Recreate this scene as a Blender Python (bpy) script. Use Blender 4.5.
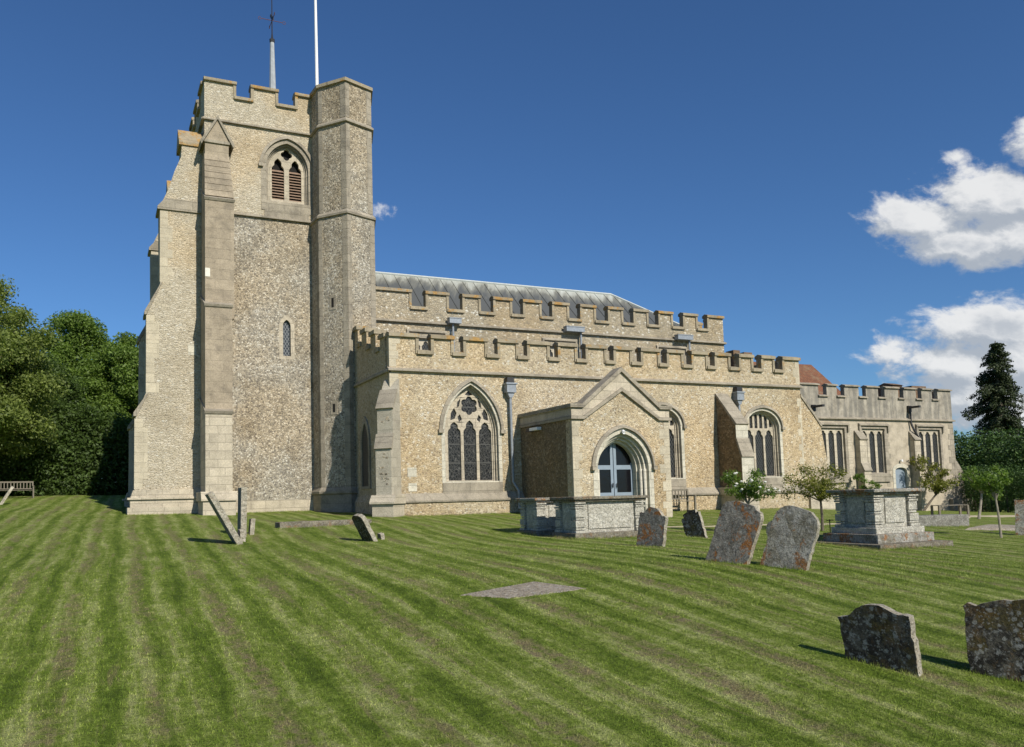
import bpy, bmesh, math, random
import numpy as np
from mathutils import Vector, Matrix
from mathutils.geometry import tessellate_polygon
random.seed(7); rng = np.random.default_rng(7)
R = math.radians
S = bpy.context.scene
for o in list(bpy.data.objects): bpy.data.objects.remove(o)
H = 1.95                                   # eye height above the lawn at the camera

# ------------------------------------------------------------------ camera, sky, sun, exposure
cd = bpy.data.cameras.new("camera"); cam = bpy.data.objects.new("camera", cd); S.collection.objects.link(cam)
rt = Vector((0.9167721, -0.3986937, -0.0239237)); up = Vector((-0.0083807, -0.0790861, 0.9968326)); fw = Vector((0.3993229, 0.9136677, 0.0758453))
m = Matrix((rt, up, -fw)).transposed().to_4x4(); m.translation = Vector((0, 0, H))
cam.matrix_world = m
cd.sensor_fit = 'HORIZONTAL'; cd.sensor_width = 36; cd.lens = 810.78 / 1024 * 36
cd.shift_x = (512 - 449.8) / 1024; cd.shift_y = (435.32 - 373.5) / 1024
cd.clip_start = 0.1; cd.clip_end = 3000
S.camera = cam
SUN_EL, SUN_AZ = 36.0, 170.0               # azimuth clockwise from +Y
w = bpy.data.worlds.new("World"); S.world = w; w.use_nodes = True
nt = w.node_tree; nt.nodes.clear()
class NB:
    """tiny node builder"""
    def __init__(s, tree): s.t = tree
    def n(s, typ, **kw):
        nd = s.t.nodes.new(typ)
        for k, v in kw.items():
            if k == 'ins':
                for a, b in v.items():
                    if isinstance(b, bpy.types.NodeSocket): s.t.links.new(b, nd.inputs[a])
                    else: nd.inputs[a].default_value = b
            else: setattr(nd, k, v)
        return nd
    def math(s, op, a, b=0.0, c=None, clamp=False):
        ins = {0: a, 1: b}
        if c is not None: ins[2] = c
        return s.n('ShaderNodeMath', operation=op, use_clamp=clamp, ins=ins).outputs[0]
    def ramp(s, fac, stops, interp='LINEAR'):
        nd = s.n('ShaderNodeValToRGB', ins={0: fac}); cr = nd.color_ramp; cr.interpolation = interp
        while len(cr.elements) > 1: cr.elements.remove(cr.elements[0])
        for i, (p, c) in enumerate(stops):
            e = cr.elements[0] if i == 0 else cr.elements.new(p)
            e.position = p; e.color = (c[0], c[1], c[2], 1) if not isinstance(c, (int, float)) else (c, c, c, 1)
        return nd.outputs[0]
    def mix(s, fac, a, b, bt='MIX'):
        nd = s.n('ShaderNodeMix', data_type='RGBA', blend_type=bt)
        for i, v in ((0, fac), (6, a), (7, b)):
            if isinstance(v, bpy.types.NodeSocket): s.t.links.new(v, nd.inputs[i])
            elif isinstance(v, (int, float)): nd.inputs[i].default_value = v
            else: nd.inputs[i].default_value = (v[0], v[1], v[2], 1)
        return nd.outputs[2]
    def noise(s, vec, scale, detail=4, rough=.55, dist=0.0):
        return s.n('ShaderNodeTexNoise', ins={'Vector': vec, 'Scale': scale, 'Detail': detail, 'Roughness': rough, 'Distortion': dist}).outputs[0]
    def vmul(s, vec, v):
        return s.n('ShaderNodeVectorMath', operation='MULTIPLY', ins={0: vec, 1: v}).outputs[0]
    def dot(s, vec, v):
        return s.n('ShaderNodeVectorMath', operation='DOT_PRODUCT', ins={0: vec, 1: v}).outputs[1]
    def smooth(s, x, a, b):
        return s.n('ShaderNodeMapRange', interpolation_type='SMOOTHSTEP', ins={0: x, 1: a, 2: b, 3: 0.0, 4: 1.0}).outputs[0]
b = NB(nt)
sky = b.n('ShaderNodeTexSky', sky_type='NISHITA', sun_disc=False, sun_elevation=R(SUN_EL), sun_rotation=R(SUN_AZ), air_density=1.0, dust_density=0.35, ozone_density=2.6, altitude=300)
skyc = b.mix(1.0, sky.outputs[0], (0.66, 1.02, 1.42), 'MULTIPLY')
dirv = b.n('ShaderNodeTexCoord').outputs['Generated']
# cumulus banks to the east: measured on a plane square to one fixed world direction
F0 = Vector((0.974, 0.643, 0.313)).normalized(); U0 = (Vector((0, 0, 1)) - F0 * F0.z).normalized(); R0 = F0.cross(U0).normalized()
df = b.math('MAXIMUM', b.dot(dirv, F0), 0.05)
cu = b.math('DIVIDE', b.dot(dirv, R0), df); cv = b.math('DIVIDE', b.dot(dirv, U0), df)
cv = b.math('ADD', cv, b.math('MULTIPLY', cu, .19))
cvec = b.n('ShaderNodeCombineXYZ', ins={0: cu, 1: b.math('MULTIPLY', cv, 1.35), 2: 0.0}).outputs[0]
def cloudfield(du, dv):
    u_ = b.math('ADD', cu, du); v_ = b.math('ADD', cv, dv)
    tot = None
    for (x, y, rx, ry, a) in CL:
        ex = b.math('DIVIDE', b.math('SUBTRACT', u_, x), rx); ey = b.math('DIVIDE', b.math('SUBTRACT', v_, y), ry)
        d2 = b.math('ADD', b.math('MULTIPLY', ex, ex), b.math('MULTIPLY', ey, ey))
        g = b.math('MULTIPLY', b.math('SUBTRACT', 1.0, b.math('SQRT', d2)), a)
        tot = g if tot is None else b.math('MAXIMUM', tot, g)
    tot = b.math('MAXIMUM', tot, -0.9)
    off = b.n('ShaderNodeVectorMath', operation='ADD', ins={0: cvec, 1: (du, dv * 1.35, 0)}).outputs[0]
    n1 = b.noise(off, 15.0, 9, .6, .3)
    n2 = b.noise(off, 45.0, 6, .65, .2)
    return b.math('ADD', tot, b.math('ADD', b.math('MULTIPLY', b.math('SUBTRACT', n1, .5), 2.1), b.math('MULTIPLY', b.math('SUBTRACT', n2, .5), .75)))
CL = [(.038, .028, .085, .042, 1.1), (-.024, .010, .066, .034, .95), (.004, -.012, .08, .030, 1.0), (.045, .0, .07, .04, 1.1), (.066, .080, .032, .032, .9), (.002, .072, .016, .009, .35),
      (.035, -.096, .092, .036, 1.15), (-.018, -.100, .050, .030, .9), (.0, -.138, .10, .036, 1.05), (.06, -.135, .10, .06, 1.1), (.030, -.180, .10, .045, 1.0), (.14, -.05, .04, .03, .8),
      (-.700, .026, .026, .009, .18), (.34, -.06, .16, .06, 1.0), (.60, .10, .20, .07, 1.0), (.55, -.22, .3, .05, 1.0), (1.2, .0, .3, .1, 1.0)]
dens = cloudfield(0, 0); densup = cloudfield(0.012, 0.022)
cmask = b.smooth(dens, 0.0, 0.48)
shade = b.smooth(b.math('SUBTRACT', densup, dens), -0.45, 0.35)
under = b.smooth(b.noise(b.n('ShaderNodeVectorMath', operation='ADD', ins={0: cvec, 1: (3.1, .7, 0)}).outputs[0], 13., 6, .6), .42, .62)
shade = b.math('MAXIMUM', shade, b.math('MULTIPLY', under, b.math('MULTIPLY', b.smooth(dens, .35, 1.1), .75)))
ccol = b.mix(shade, (12.4, 12.4, 12.3), (6.2, 6.8, 7.6))
infront = b.math('GREATER_THAN', b.dot(dirv, F0), 0.06)
cm = b.math('MULTIPLY', b.math('MULTIPLY', cmask, infront), 0.93)
final = b.mix(cm, skyc, ccol)
bg = b.n('ShaderNodeBackground', ins={'Color': final, 'Strength': 0.064})
b.t.links.new(bg.outputs[0], b.n('ShaderNodeOutputWorld').inputs[0])
sl = bpy.data.lights.new("sun", 'SUN'); sl.energy = 5.0; sl.angle = R(0.5); sl.color = (1.0, 0.935, 0.815)
so = bpy.data.objects.new("sun", sl); S.collection.objects.link(so)
sd = Vector((math.sin(R(SUN_AZ)) * math.cos(R(SUN_EL)), math.cos(R(SUN_AZ)) * math.cos(R(SUN_EL)), math.sin(R(SUN_EL))))
so.rotation_euler = sd.to_track_quat('Z', 'Y').to_euler(); so.location = (0, -20, 60)
S.view_settings.view_transform = 'Standard'; S.view_settings.look = 'None'
S.view_settings.exposure = 0.12; S.view_settings.gamma = 1.0; S.view_settings.use_curve_mapping = False
S.render.engine = 'CYCLES'
S.render.resolution_x = 1024; S.render.resolution_y = 747

# ------------------------------------------------------------------ helpers
def link(o): S.collection.objects.link(o); return o
def setp(o, label=None, cat=None, group=None, kind=None):
    if label: o['label'] = label
    if cat: o['category'] = cat
    if group: o['group'] = group
    if kind: o['kind'] = kind
    return o
def empty(name, loc, label, cat, group=None):
    o = link(bpy.data.objects.new(name, None)); o.location = loc; o.empty_display_size = .3
    return setp(o, label, cat, group)
class MB:
    """collects shapes (heights are given relative to the eye; H is added) and links them as one mesh"""
    def __init__(s, z=H): s.v = []; s.f = []; s.z = z
    def add(s, vs, fs):
        n = len(s.v); s.v += [(a, c, d + s.z) for a, c, d in vs]; s.f += [tuple(i + n for i in q) for q in fs]; return s
    def box(s, x0, x1, y0, y1, z0, z1):
        vs = [(x, y, z) for z in (z0, z1) for y in (y0, y1) for x in (x0, x1)]
        return s.add(vs, [(0, 2, 3, 1), (4, 5, 7, 6), (0, 1, 5, 4), (2, 6, 7, 3), (0, 4, 6, 2), (1, 3, 7, 5)])
    def prism(s, outer, a, c, axis='y', holes=()):
        mp = {'y': lambda p, q, d: (p, d, q), 'x': lambda p, q, d: (d, p, q), 'z': lambda p, q, d: (p, q, d)}[axis]
        loops = [list(outer)] + [list(h) for h in holes]
        tris = tessellate_polygon([[Vector((p, q, 0)) for p, q in l] for l in loops])
        flat = [p for l in loops for p in l]; n = len(flat)
        vs = [mp(p, q, a) for p, q in flat] + [mp(p, q, c) for p, q in flat]
        fs = [tuple(t) for t in tris] + [tuple(i + n for i in reversed(t)) for t in tris]
        o = 0
        for l in loops:
            k = len(l)
            for i in range(k):
                j = (i + 1) % k; fs.append((o + i, o + j, o + j + n, o + i + n))
            o += k
        return s.add(vs, fs)
    def along(s, A, B, prof, e0=0., e1=0.):
        """profile (outward, z) run along A>B; outward is to the right of A>B"""
        A = Vector(A); B = Vector(B); u = (B - A).normalized(); n = Vector((u.y, -u.x)); A = A - u * e0; B = B + u * e1
        tr = tessellate_polygon([[Vector((p, q, 0)) for p, q in prof]]); k = len(prof)
        vs = [(A.x + n.x * o, A.y + n.y * o, z) for o, z in prof] + [(B.x + n.x * o, B.y + n.y * o, z) for o, z in prof]
        fs = [tuple(t) for t in tr] + [tuple(i + k for i in reversed(t)) for t in tr] + [(i, (i + 1) % k, (i + 1) % k + k, i + k) for i in range(k)]
        return s.add(vs, fs)
    def tube(s, pts, rad, n=8, caps=True):
        pts = [Vector(p) for p in pts]; rads = rad if isinstance(rad, (list, tuple)) else [rad] * len(pts)
        vs = []; fs = []
        for i, p in enumerate(pts):
            d = (pts[min(i + 1, len(pts) - 1)] - pts[max(i - 1, 0)]).normalized()
            a = d.cross(Vector((0, 0, 1)) if abs(d.z) < .95 else Vector((1, 0, 0))).normalized(); c = d.cross(a)
            for j in range(n):
                t = 2 * math.pi * j / n; q = p + (a * math.cos(t) + c * math.sin(t)) * rads[i]; vs.append(tuple(q))
        for i in range(len(pts) - 1):
            for j in range(n):
                k = (j + 1) % n; fs.append((i * n + j, i * n + k, (i + 1) * n + k, (i + 1) * n + j))
        if caps: fs.append(tuple(range(n))); fs.append(tuple(reversed(range((len(pts) - 1) * n, len(pts) * n))))
        return s.add(vs, fs)
    def build(s, name, mat, parent=None, loc=None, bevel=0, smooth=False, fix=True):
        me = bpy.data.meshes.new(name); base = Vector((0, 0, 0))
        if parent is not None:
            q = parent
            while q is not None: base += q.location; q = q.parent
        elif loc is not None: base = Vector(loc)
        me.from_pydata([(x - base.x, y - base.y, z - base.z) for x, y, z in s.v], [], s.f)
        if fix:
            bm = bmesh.new(); bm.from_mesh(me); bmesh.ops.recalc_face_normals(bm, faces=bm.faces); bm.to_mesh(me); bm.free()
        o = link(bpy.data.objects.new(name, me)); me.materials.append(mat)
        if parent is not None: o.parent = parent
        elif loc is not None: o.location = loc
        if bevel:
            bv = o.modifiers.new('bevel', 'BEVEL'); bv.width = bevel; bv.segments = 2; bv.limit_method = 'ANGLE'
        if smooth:
            for p in me.polygons: p.use_smooth = True
        return o
def clip_arch(w_, r, n=12):
    """right half of an arch head from (w,0) to (0,r)"""
    if r >= w_ * .98:
        Rr = (w_ * w_ + r * r) / (2 * w_); c = w_ - Rr; a1 = math.atan2(r, -c) if c < 0 else math.atan2(r, -c)
        a1 = math.acos(max(-1, min(1, -c / Rr)))
        return [(c + Rr * math.cos(a1 * i / n), Rr * math.sin(a1 * i / n)) for i in range(n + 1)]
    out = []
    for i in range(n + 1):
        t = math.pi / 2 * i / n; c, s_ = math.cos(t), math.sin(t); e = 2 / 2.25
        x = w_ * c ** e; z = r * (s_ ** e); z = z * .93 + .07 * r * (1 - x / w_); out.append((x, z))
    return out
def arch(cx, w_, zb, zs, za, n=12):
    h = clip_arch(w_, za - zs, n)
    rgt = [(cx + x, zs + z) for x, z in h]; lft = [(cx - x, zs + z) for x, z in reversed(h[:-1])]
    return [(cx - w_, zb), (cx + w_, zb)] + rgt + lft
def archheight(w_, r, x):
    h = clip_arch(w_, r, 40); x = min(abs(x), w_)
    for (x0, z0), (x1, z1) in zip(h, h[1:]):
        if x1 <= x <= x0: return z0 + (z1 - z0) * ((x0 - x) / (x0 - x1) if x0 != x1 else 0)
    return r
def cusped(cx, w_, zb, zs, za):
    h = clip_arch(w_, za - zs, 10); pts = []
    for i, (x, z) in enumerate(h):
        t = i / 10; f = 1 - .30 * math.exp(-((t - .42) / .13) ** 2); pts.append((x * f, z - .05 * (1 - f)))
    return [(cx - w_, zb), (cx + w_, zb)] + [(cx + x, zs + z) for x, z in pts] + [(cx - x, zs + z) for x, z in reversed(pts[:-1])]
def foil(cx, cz, r, k, ph=0., n=40, d=.28):
    return [(cx + r * (1 - d + d * abs(math.cos(k * (a - ph) / 2))) * math.cos(a), cz + r * (1 - d + d * abs(math.cos(k * (a - ph) / 2))) * math.sin(a)) for a in [2 * math.pi * i / n for i in range(n)]]

# ------------------------------------------------------------------ materials
def newmat(name):
    mt = bpy.data.materials.new(name); mt.use_nodes = True; t = mt.node_tree; t.nodes.clear(); q = NB(t)
    return mt, q, q.n('ShaderNodeNewGeometry').outputs['Position']
def finish(q, col, rough=.9, bump=None, bdist=.02, bstr=1., spec=.25, metal=0., normal=None):
    ins = {'Roughness': rough, 'Metallic': metal, 'Specular IOR Level': spec}
    p = q.n('ShaderNodeBsdfPrincipled', ins=ins)
    if isinstance(col, bpy.types.NodeSocket): q.t.links.new(col, p.inputs['Base Color'])
    else: p.inputs['Base Color'].default_value = (*col, 1)
    if bump is not None:
        bn = q.n('ShaderNodeBump', ins={'Height': bump, 'Distance': bdist, 'Strength': bstr}); q.t.links.new(bn.outputs[0], p.inputs['Normal'])
    q.t.links.new(p.outputs[0], q.n('ShaderNodeOutputMaterial').inputs[0])
    return p
def M_rubble(name, cols, mortar, scale=(8, 8, 11), mw=.10, stain=(.55, .5, .42), st_amt=.35, bd=.035, pits=.25, white=.0):
    mt, q, P = newmat(name)
    wv = q.n('ShaderNodeVectorMath', operation='ADD', ins={0: P, 1: q.vmul(q.n('ShaderNodeTexNoise', ins={'Vector': P, 'Scale': 5.0, 'Detail': 2.0}).outputs[1], (.13, .13, .10))}).outputs[0]
    V = q.vmul(wv, scale)
    vc = q.n('ShaderNodeTexVoronoi', feature='F1', ins={'Vector': V, 'Scale': 1.0, 'Randomness': .95})
    ve = q.n('ShaderNodeTexVoronoi', feature='DISTANCE_TO_EDGE', ins={'Vector': V, 'Scale': 1.0, 'Randomness': .95}).outputs[0]
    rnd = q.n('ShaderNodeSeparateColor', ins={0: vc.outputs['Color']})
    n = len(cols); stone = q.ramp(rnd.outputs[0], [(i / n, c) for i, c in enumerate(cols)], 'CONSTANT')
    stone = q.mix(.28, stone, q.ramp(q.noise(P, 22, 5, .7), [(.3, tuple(c * .45 for c in mortar)), (.7, tuple(min(1, c * 1.35) for c in mortar))]))
    mo = q.smooth(ve, mw * .3, mw)
    col = q.mix(mo, mortar, stone)
    pit = q.smooth(q.noise(P, 13, 3, .6), .60, .70)
    col = q.mix(q.math('MULTIPLY', pit, pits), col, (.07, .05, .035))
    col = q.mix(.6, col, q.mix(1., col, q.ramp(q.noise(P, 24, 5, .75), [(.32, .42), (.5, 1.), (.68, 1.5)]), 'MULTIPLY'))
    if white:
        wm = q.math('GREATER_THAN', rnd.outputs[1], 1 - white); col = q.mix(q.math('MULTIPLY', q.math('MULTIPLY', wm, mo), .85), col, (.62, .60, .53))
    big = q.noise(P, .55, 6, .62, .3); col = q.mix(q.math('MULTIPLY', q.smooth(big, .42, .68), st_amt), col, q.mix(1., col, stain, 'MULTIPLY'))
    hue = q.noise(P, .23, 4, .6); col = q.mix(q.math('MULTIPLY', q.smooth(hue, .45, .62), .42), col, q.mix(1., col, (1.12, .95, .72), 'MULTIPLY'))
    hgt = q.math('ADD', q.math('MULTIPLY', mo, .6), q.math('ADD', q.math('MULTIPLY', q.noise(P, 17, 4, .65), .9), q.math('MULTIPLY', pit, -.7)))
    finish(q, col, .93, hgt, bd); return mt
def M_ashlar(name, base, var=.18, bw=.55, bh=.3, joint=.012, lichen=0., dark=.25, streak=0., bd=.012, jc=.55, joints=True):
    mt, q, P = newmat(name); sp = q.n('ShaderNodeSeparateXYZ', ins={0: P})
    u = q.math('ADD', sp.outputs[0], sp.outputs[1]); uv = q.n('ShaderNodeCombineXYZ', ins={0: u, 1: sp.outputs[2], 2: 0.}).outputs[0]
    bk = q.n('ShaderNodeTexBrick', offset=.45, ins={'Vector': uv, 'Scale': 1., 'Mortar Size': joint, 'Mortar Smooth': .3, 'Brick Width': bw, 'Row Height': bh, 'Color1': (1, 1, 1, 1), 'Color2': (.72, .72, .72, 1), 'Mortar': (jc, jc, jc, 1), 'Bias': 0.})
    n1 = q.noise(P, 2.3, 7, .65, .2); n2 = q.noise(P, 28, 5, .7)
    col = q.mix(1., q.ramp(n1, [(.25, tuple(c * (1 - var * 1.6) for c in base)), (.5, base), (.75, tuple(min(.9, c * (1 + var)) for c in base))]), q.mix(.65 if joints else 0., (1, 1, 1), bk.outputs['Color']), 'MULTIPLY')
    col = q.mix(.42, col, q.mix(1., col, q.ramp(n2, [(.3, .3), (.7, 1.6)]), 'MULTIPLY'))
    dk = q.math('MULTIPLY', q.smooth(q.noise(P, 1.1, 8, .7, .5), .5, .68), dark); col = q.mix(dk, col, (.12, .105, .085))
    if streak:
        s_ = q.noise(q.n('ShaderNodeCombineXYZ', ins={0: q.math('MULTIPLY', u, 3.2), 1: q.math('MULTIPLY', sp.outputs[2], .35), 2: 0.}).outputs[0], 1., 6, .65)
        col = q.mix(q.math('MULTIPLY', q.smooth(s_, .38, .62), streak), col, (.10, .10, .095))
        s2 = q.noise(q.n('ShaderNodeCombineXYZ', ins={0: q.math('MULTIPLY', u, 4.5), 1: q.math('MULTIPLY', sp.outputs[2], .25), 2: 4.}).outputs[0], 1., 5, .6)
        col = q.mix(q.math('MULTIPLY', q.smooth(s2, .6, .74), .45), col, (.52, .48, .38))
    if lichen:
        li = q.smooth(q.noise(P, 1.9, 7, .68, .4), .60 - lichen * .18, .66 - lichen * .14)
        col = q.mix(q.math('MULTIPLY', li, .85), col, q.ramp(q.noise(P, 14, 4, .6), [(.35, (.30, .15, .04)), (.65, (.42, .27, .09))]))
    hgt = q.math('ADD', q.math('MULTIPLY', bk.outputs['Fac'], -.6 if joints else 0.), q.math('ADD', n2, q.math('MULTIPLY', n1, 1.5)))
    finish(q, col, .9, hgt, bd); return mt
def M_plain(name, c, rough=.7, var=.15, scale=12, metal=0., spec=.3, bd=.004):
    mt, q, P = newmat(name); n = q.noise(P, scale, 5, .6)
    finish(q, q.ramp(n, [(.3, tuple(x * (1 - var) for x in c)), (.7, tuple(min(1, x * (1 + var)) for x in c))]), rough, n, bd, 1., spec, metal); return mt
def M_glass(name, s=.13, lead=.10, lc=(.085, .085, .08), gc=(.008, .009, .010), stained=False):
    mt, q, P = newmat(name); sp = q.n('ShaderNodeSeparateXYZ', ins={0: P}); u = q.math('ADD', sp.outputs[0], sp.outputs[1])
    def ln(e): return q.math('LESS_THAN', q.math('ABSOLUTE', q.math('SUBTRACT', q.math('FRACT', e), .5)), lead)
    a = q.math('DIVIDE', q.math('ADD', u, q.math('MULTIPLY', sp.outputs[2], .62)), s); c = q.math('DIVIDE', q.math('SUBTRACT', u, q.math('MULTIPLY', sp.outputs[2], .62)), s)
    mk = q.math('MAXIMUM', ln(a), ln(c))
    cell = q.n('ShaderNodeTexWhiteNoise', noise_dimensions='2D', ins={'Vector': q.n('ShaderNodeCombineXYZ', ins={0: q.math('FLOOR', a), 1: q.math('FLOOR', c), 2: 0.}).outputs[0]}).outputs[0]
    g = q.mix(cell, gc, tuple(x * 2.6 for x in gc))
    if stained:
        vo = q.n('ShaderNodeTexVoronoi', feature='DISTANCE_TO_EDGE', ins={'Vector': P, 'Scale': 9.}).outputs[0]
        mk = q.math('MAXIMUM', q.math('MULTIPLY', mk, .4), q.math('LESS_THAN', vo, .05))
        bar = q.math('LESS_THAN', q.math('ABSOLUTE', q.math('SUBTRACT', q.math('FRACT', q.math('DIVIDE', sp.outputs[2], .72)), .5)), .03)
        mk = q.math('MAXIMUM', mk, bar)
        g = q.mix(q.smooth(q.noise(P, 6, 5, .7), .52, .6), g, (.030, .030, .028))
    col = q.mix(mk, g, lc)
    p = finish(q, col, .35, q.math('ADD', cell, q.math('MULTIPLY', mk, 2.)), .006, .8, .22); return mt
def M_gravestone(name, base, dark, da, orange, oa, light=(.42, .42, .38), la=.5, moss=0.):
    mt, q, P = newmat(name)
    n1 = q.noise(P, 5.5, 8, .72, .3); n2 = q.noise(P, 42, 5, .75)
    col = q.ramp(q.noise(P, 17, 6, .75), [(.3, tuple(c * .5 for c in base)), (.5, base), (.7, tuple(c * 1.5 for c in base))])
    col = q.mix(q.math('MULTIPLY', q.smooth(n1, .44, .56), da), col, dark)
    col = q.mix(q.math('MULTIPLY', q.smooth(q.noise(P, 12.5, 7, .7, .6), .55, .62), la), col, light)
    if moss: col = q.mix(q.math('MULTIPLY', q.smooth(q.noise(P, 3.4, 6, .7, .3), .48, .58), moss), col, q.ramp(q.noise(P, 30, 4, .7), [(.35, (.055, .045, .015)), (.65, (.16, .125, .03))]))
    if oa: col = q.mix(q.math('MULTIPLY', q.smooth(q.noise(P, 3.3, 8, .75, .4), .53, .58), oa), col, q.ramp(q.noise(P, 25, 4, .7), [(.35, (orange[0] * .5, orange[1] * .45, orange[2] * .6)), (.65, orange)]))
    for sc_, th_, am in ((16., .30, .8), (34., .28, .6)):
        vo = q.n('ShaderNodeTexVoronoi', feature='F1', ins={'Vector': q.n('ShaderNodeVectorMath', operation='ADD', ins={0: P, 1: q.vmul(q.n('ShaderNodeTexNoise', ins={'Vector': P, 'Scale': 30.}).outputs[1], (.04, .04, .04))}).outputs[0], 'Scale': sc_})
        pick = q.math('GREATER_THAN', q.n('ShaderNodeSeparateColor', ins={0: vo.outputs['Color']}).outputs[0], .62)
        col = q.mix(q.math('MULTIPLY', q.math('MULTIPLY', pick, q.smooth(vo.outputs['Distance'], th_ + .12, th_)), am * la), col, tuple(min(.8, c * 1.15) for c in light))
    col = q.mix(q.math('MULTIPLY', q.smooth(n2, .53, .62), .7), col, (.022, .020, .017))
    finish(q, col, .95, q.math('ADD', q.math('MULTIPLY', n1, 1.6), q.math('ADD', n2, q.noise(P, 17, 5, .7))), .035); return mt
def M_leaf(name, c0, c1, trans=.38, cl=1.3):
    mt, q, P = newmat(name)
    isl = q.n('ShaderNodeNewGeometry').outputs['Random Per Island']
    n = q.noise(P, cl, 4, .6)
    f = q.math('ADD', q.math('MULTIPLY', isl, .55), q.math('MULTIPLY', n, .5), clamp=True)
    col = q.ramp(f, [(.15, c0), (.85, c1)])
    p = q.n('ShaderNodeBsdfPrincipled', ins={'Base Color': col, 'Roughness': .55, 'Specular IOR Level': .3})
    tr = q.n('ShaderNodeBsdfTranslucent', ins={'Color': q.mix(1., col, (1.5, 1.7, .6), 'MULTIPLY')})
    ms = q.n('ShaderNodeMixShader', ins={0: trans, 1: p.outputs[0], 2: tr.outputs[0]})
    q.t.links.new(ms.outputs[0], q.n('ShaderNodeOutputMaterial').inputs[0]); return mt

m_aisle = M_rubble('warm_flint_rubble', [(.52, .43, .285), (.42, .335, .215), (.57, .48, .335), (.48, .385, .25), (.27, .215, .15), (.63, .56, .43)], (.57, .485, .345), (10.5, 10.5, 14), .13, white=.06, st_amt=.42, pits=.55)
m_tower = M_rubble('grey_flint_rubble', [(.25, .23, .195), (.46, .415, .335), (.12, .112, .105), (.40, .355, .285), (.60, .57, .50), (.20, .185, .16)], (.475, .43, .345), (12.5, 12.5, 14.5), .13, white=.07, st_amt=.5, pits=.55)
m_clunch = M_rubble('pale_coursed_rubble', [(.50, .45, .35), (.44, .39, .29), (.55, .50, .40), (.41, .36, .27), (.58, .53, .43)], (.49, .43, .325), (6.5, 6.5, 15), .16, white=.05, st_amt=.35, pits=.35, bd=.03)
m_nave = M_rubble('mixed_flint_rubble', [(.36, .31, .23), (.45, .39, .29), (.26, .235, .19), (.40, .34, .24), (.50, .45, .36)], (.40, .345, .25), (8, 8, 11), .13, white=.08, st_amt=.3)
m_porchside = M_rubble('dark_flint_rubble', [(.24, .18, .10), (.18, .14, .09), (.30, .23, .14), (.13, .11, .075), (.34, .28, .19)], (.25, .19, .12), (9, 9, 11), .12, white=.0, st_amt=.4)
m_lime = M_ashlar('limestone_dressing', (.50, .44, .34), .15, .6, .33)
m_limed = M_ashlar('weathered_limestone', (.34, .30, .235), .22, .7, .36, dark=.5)
m_coping = M_ashlar('lichened_coping', (.34, .29, .205), .2, .9, .9, lichen=.25, dark=.35, joint=.006)
m_copinglich = M_ashlar('orange_lichened_coping', (.31, .26, .18), .2, .9, .9, lichen=.75, dark=.25, joint=.006)
m_buttress = M_ashlar('grey_brown_ashlar', (.365, .305, .225), .22, 1.1, .42, dark=.35, jc=.88, joint=.006)
m_limed2 = M_ashlar('grey_dressing', (.43, .39, .31), .15, .8, .34, dark=.3, jc=.8)
m_quoin = M_ashlar('quoin_stone', (.52, .46, .345), .14, .9, .4, dark=.15, joint=.006, jc=.8)
m_clean = M_ashlar('clean_limestone', (.56, .525, .43), .12, .5, .3, dark=.15)
m_render = M_ashlar('cream_render', (.42, .365, .28), .22, 3., 2.5, joint=.0, dark=.5, jc=1., joints=False)
m_parapet = M_ashlar('stained_render', (.35, .315, .255), .3, 3., 2.5, joint=.0, dark=.5, streak=.6, jc=1., joints=False)
m_pale = M_plain('pale_patch_stone', (.66, .63, .55), .9, .1, 9)
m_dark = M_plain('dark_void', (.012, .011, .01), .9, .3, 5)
m_glass = M_glass('leaded_glass')
m_stained = M_glass('stained_glass', stained=True, lc=(.085, .085, .08), gc=(.006, .007, .008))
m_iron = M_plain('black_iron', (.022, .021, .022), .5, .3, 20, spec=.5)
m_blue = M_plain('blue_grey_paint', (.225, .275, .33), .45, .08, 6)
m_leadpipe = M_plain('lead_downpipe', (.25, .275, .305), .5, .2, 9, metal=.2)
m_white = M_plain('white_paint', (.80, .80, .80), .35, .04, 4)
m_wood = M_plain('silvered_teak', (.17, .15, .115), .8, .3, 25)
m_louvre = M_plain('louvre_timber', (.25, .17, .12), .8, .25, 14)
m_slab = M_gravestone('tomb_slab_stone', (.27, .24, .18), (.13, .11, .08), .6, (.38, .19, .06), .45, la=.3)
m_tomb = M_gravestone('tomb_panel_stone', (.56, .53, .45), (.36, .34, .28), .5, (.3, .2, .1), 0, (.72, .69, .62), .6)
m_gs_dark = M_gravestone('dark_lichened_headstone', (.13, .12, .095), (.022, .020, .017), .9, (.30, .16, .03), .3, (.36, .36, .33), .85, moss=.75)
m_gs_litedge = M_gravestone('sunlit_pale_edge', (.46, .42, .33), (.30, .27, .20), .4, (.40, .22, .08), .25, (.55, .52, .45), .5)  # slab edges: sunlight painted into the colour, on top of paler cut stone
m_gs_mid = M_gravestone('mottled_headstone', (.30, .275, .235), (.095, .085, .07), .55, (.50, .21, .05), .95, (.36, .35, .32), .6)
m_gs_grey = M_gravestone('grey_headstone', (.42, .40, .35), (.18, .17, .145), .45, (.42, .20, .06), .9, (.42, .41, .37), .6, moss=.45)
m_gs_pale = M_gravestone('pale_headstone', (.30, .29, .255), (.15, .14, .115), .6, (.3, .2, .1), .0, (.44, .43, .38), .5)
m_bark = M_plain('bark', (.12, .10, .075), .9, .4, 14, bd=.02)
m_palebark = M_plain('pale_bark', (.26, .23, .18), .9, .3, 14, bd=.01)
m_leafd = M_leaf('dark_leaves', (.030, .052, .012), (.095, .15, .034))
m_leafm = M_leaf('mid_leaves', (.050, .090, .014), (.17, .25, .045))
m_leafo = M_leaf('olive_leaves', (.065, .095, .020), (.24, .29, .075))
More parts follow.
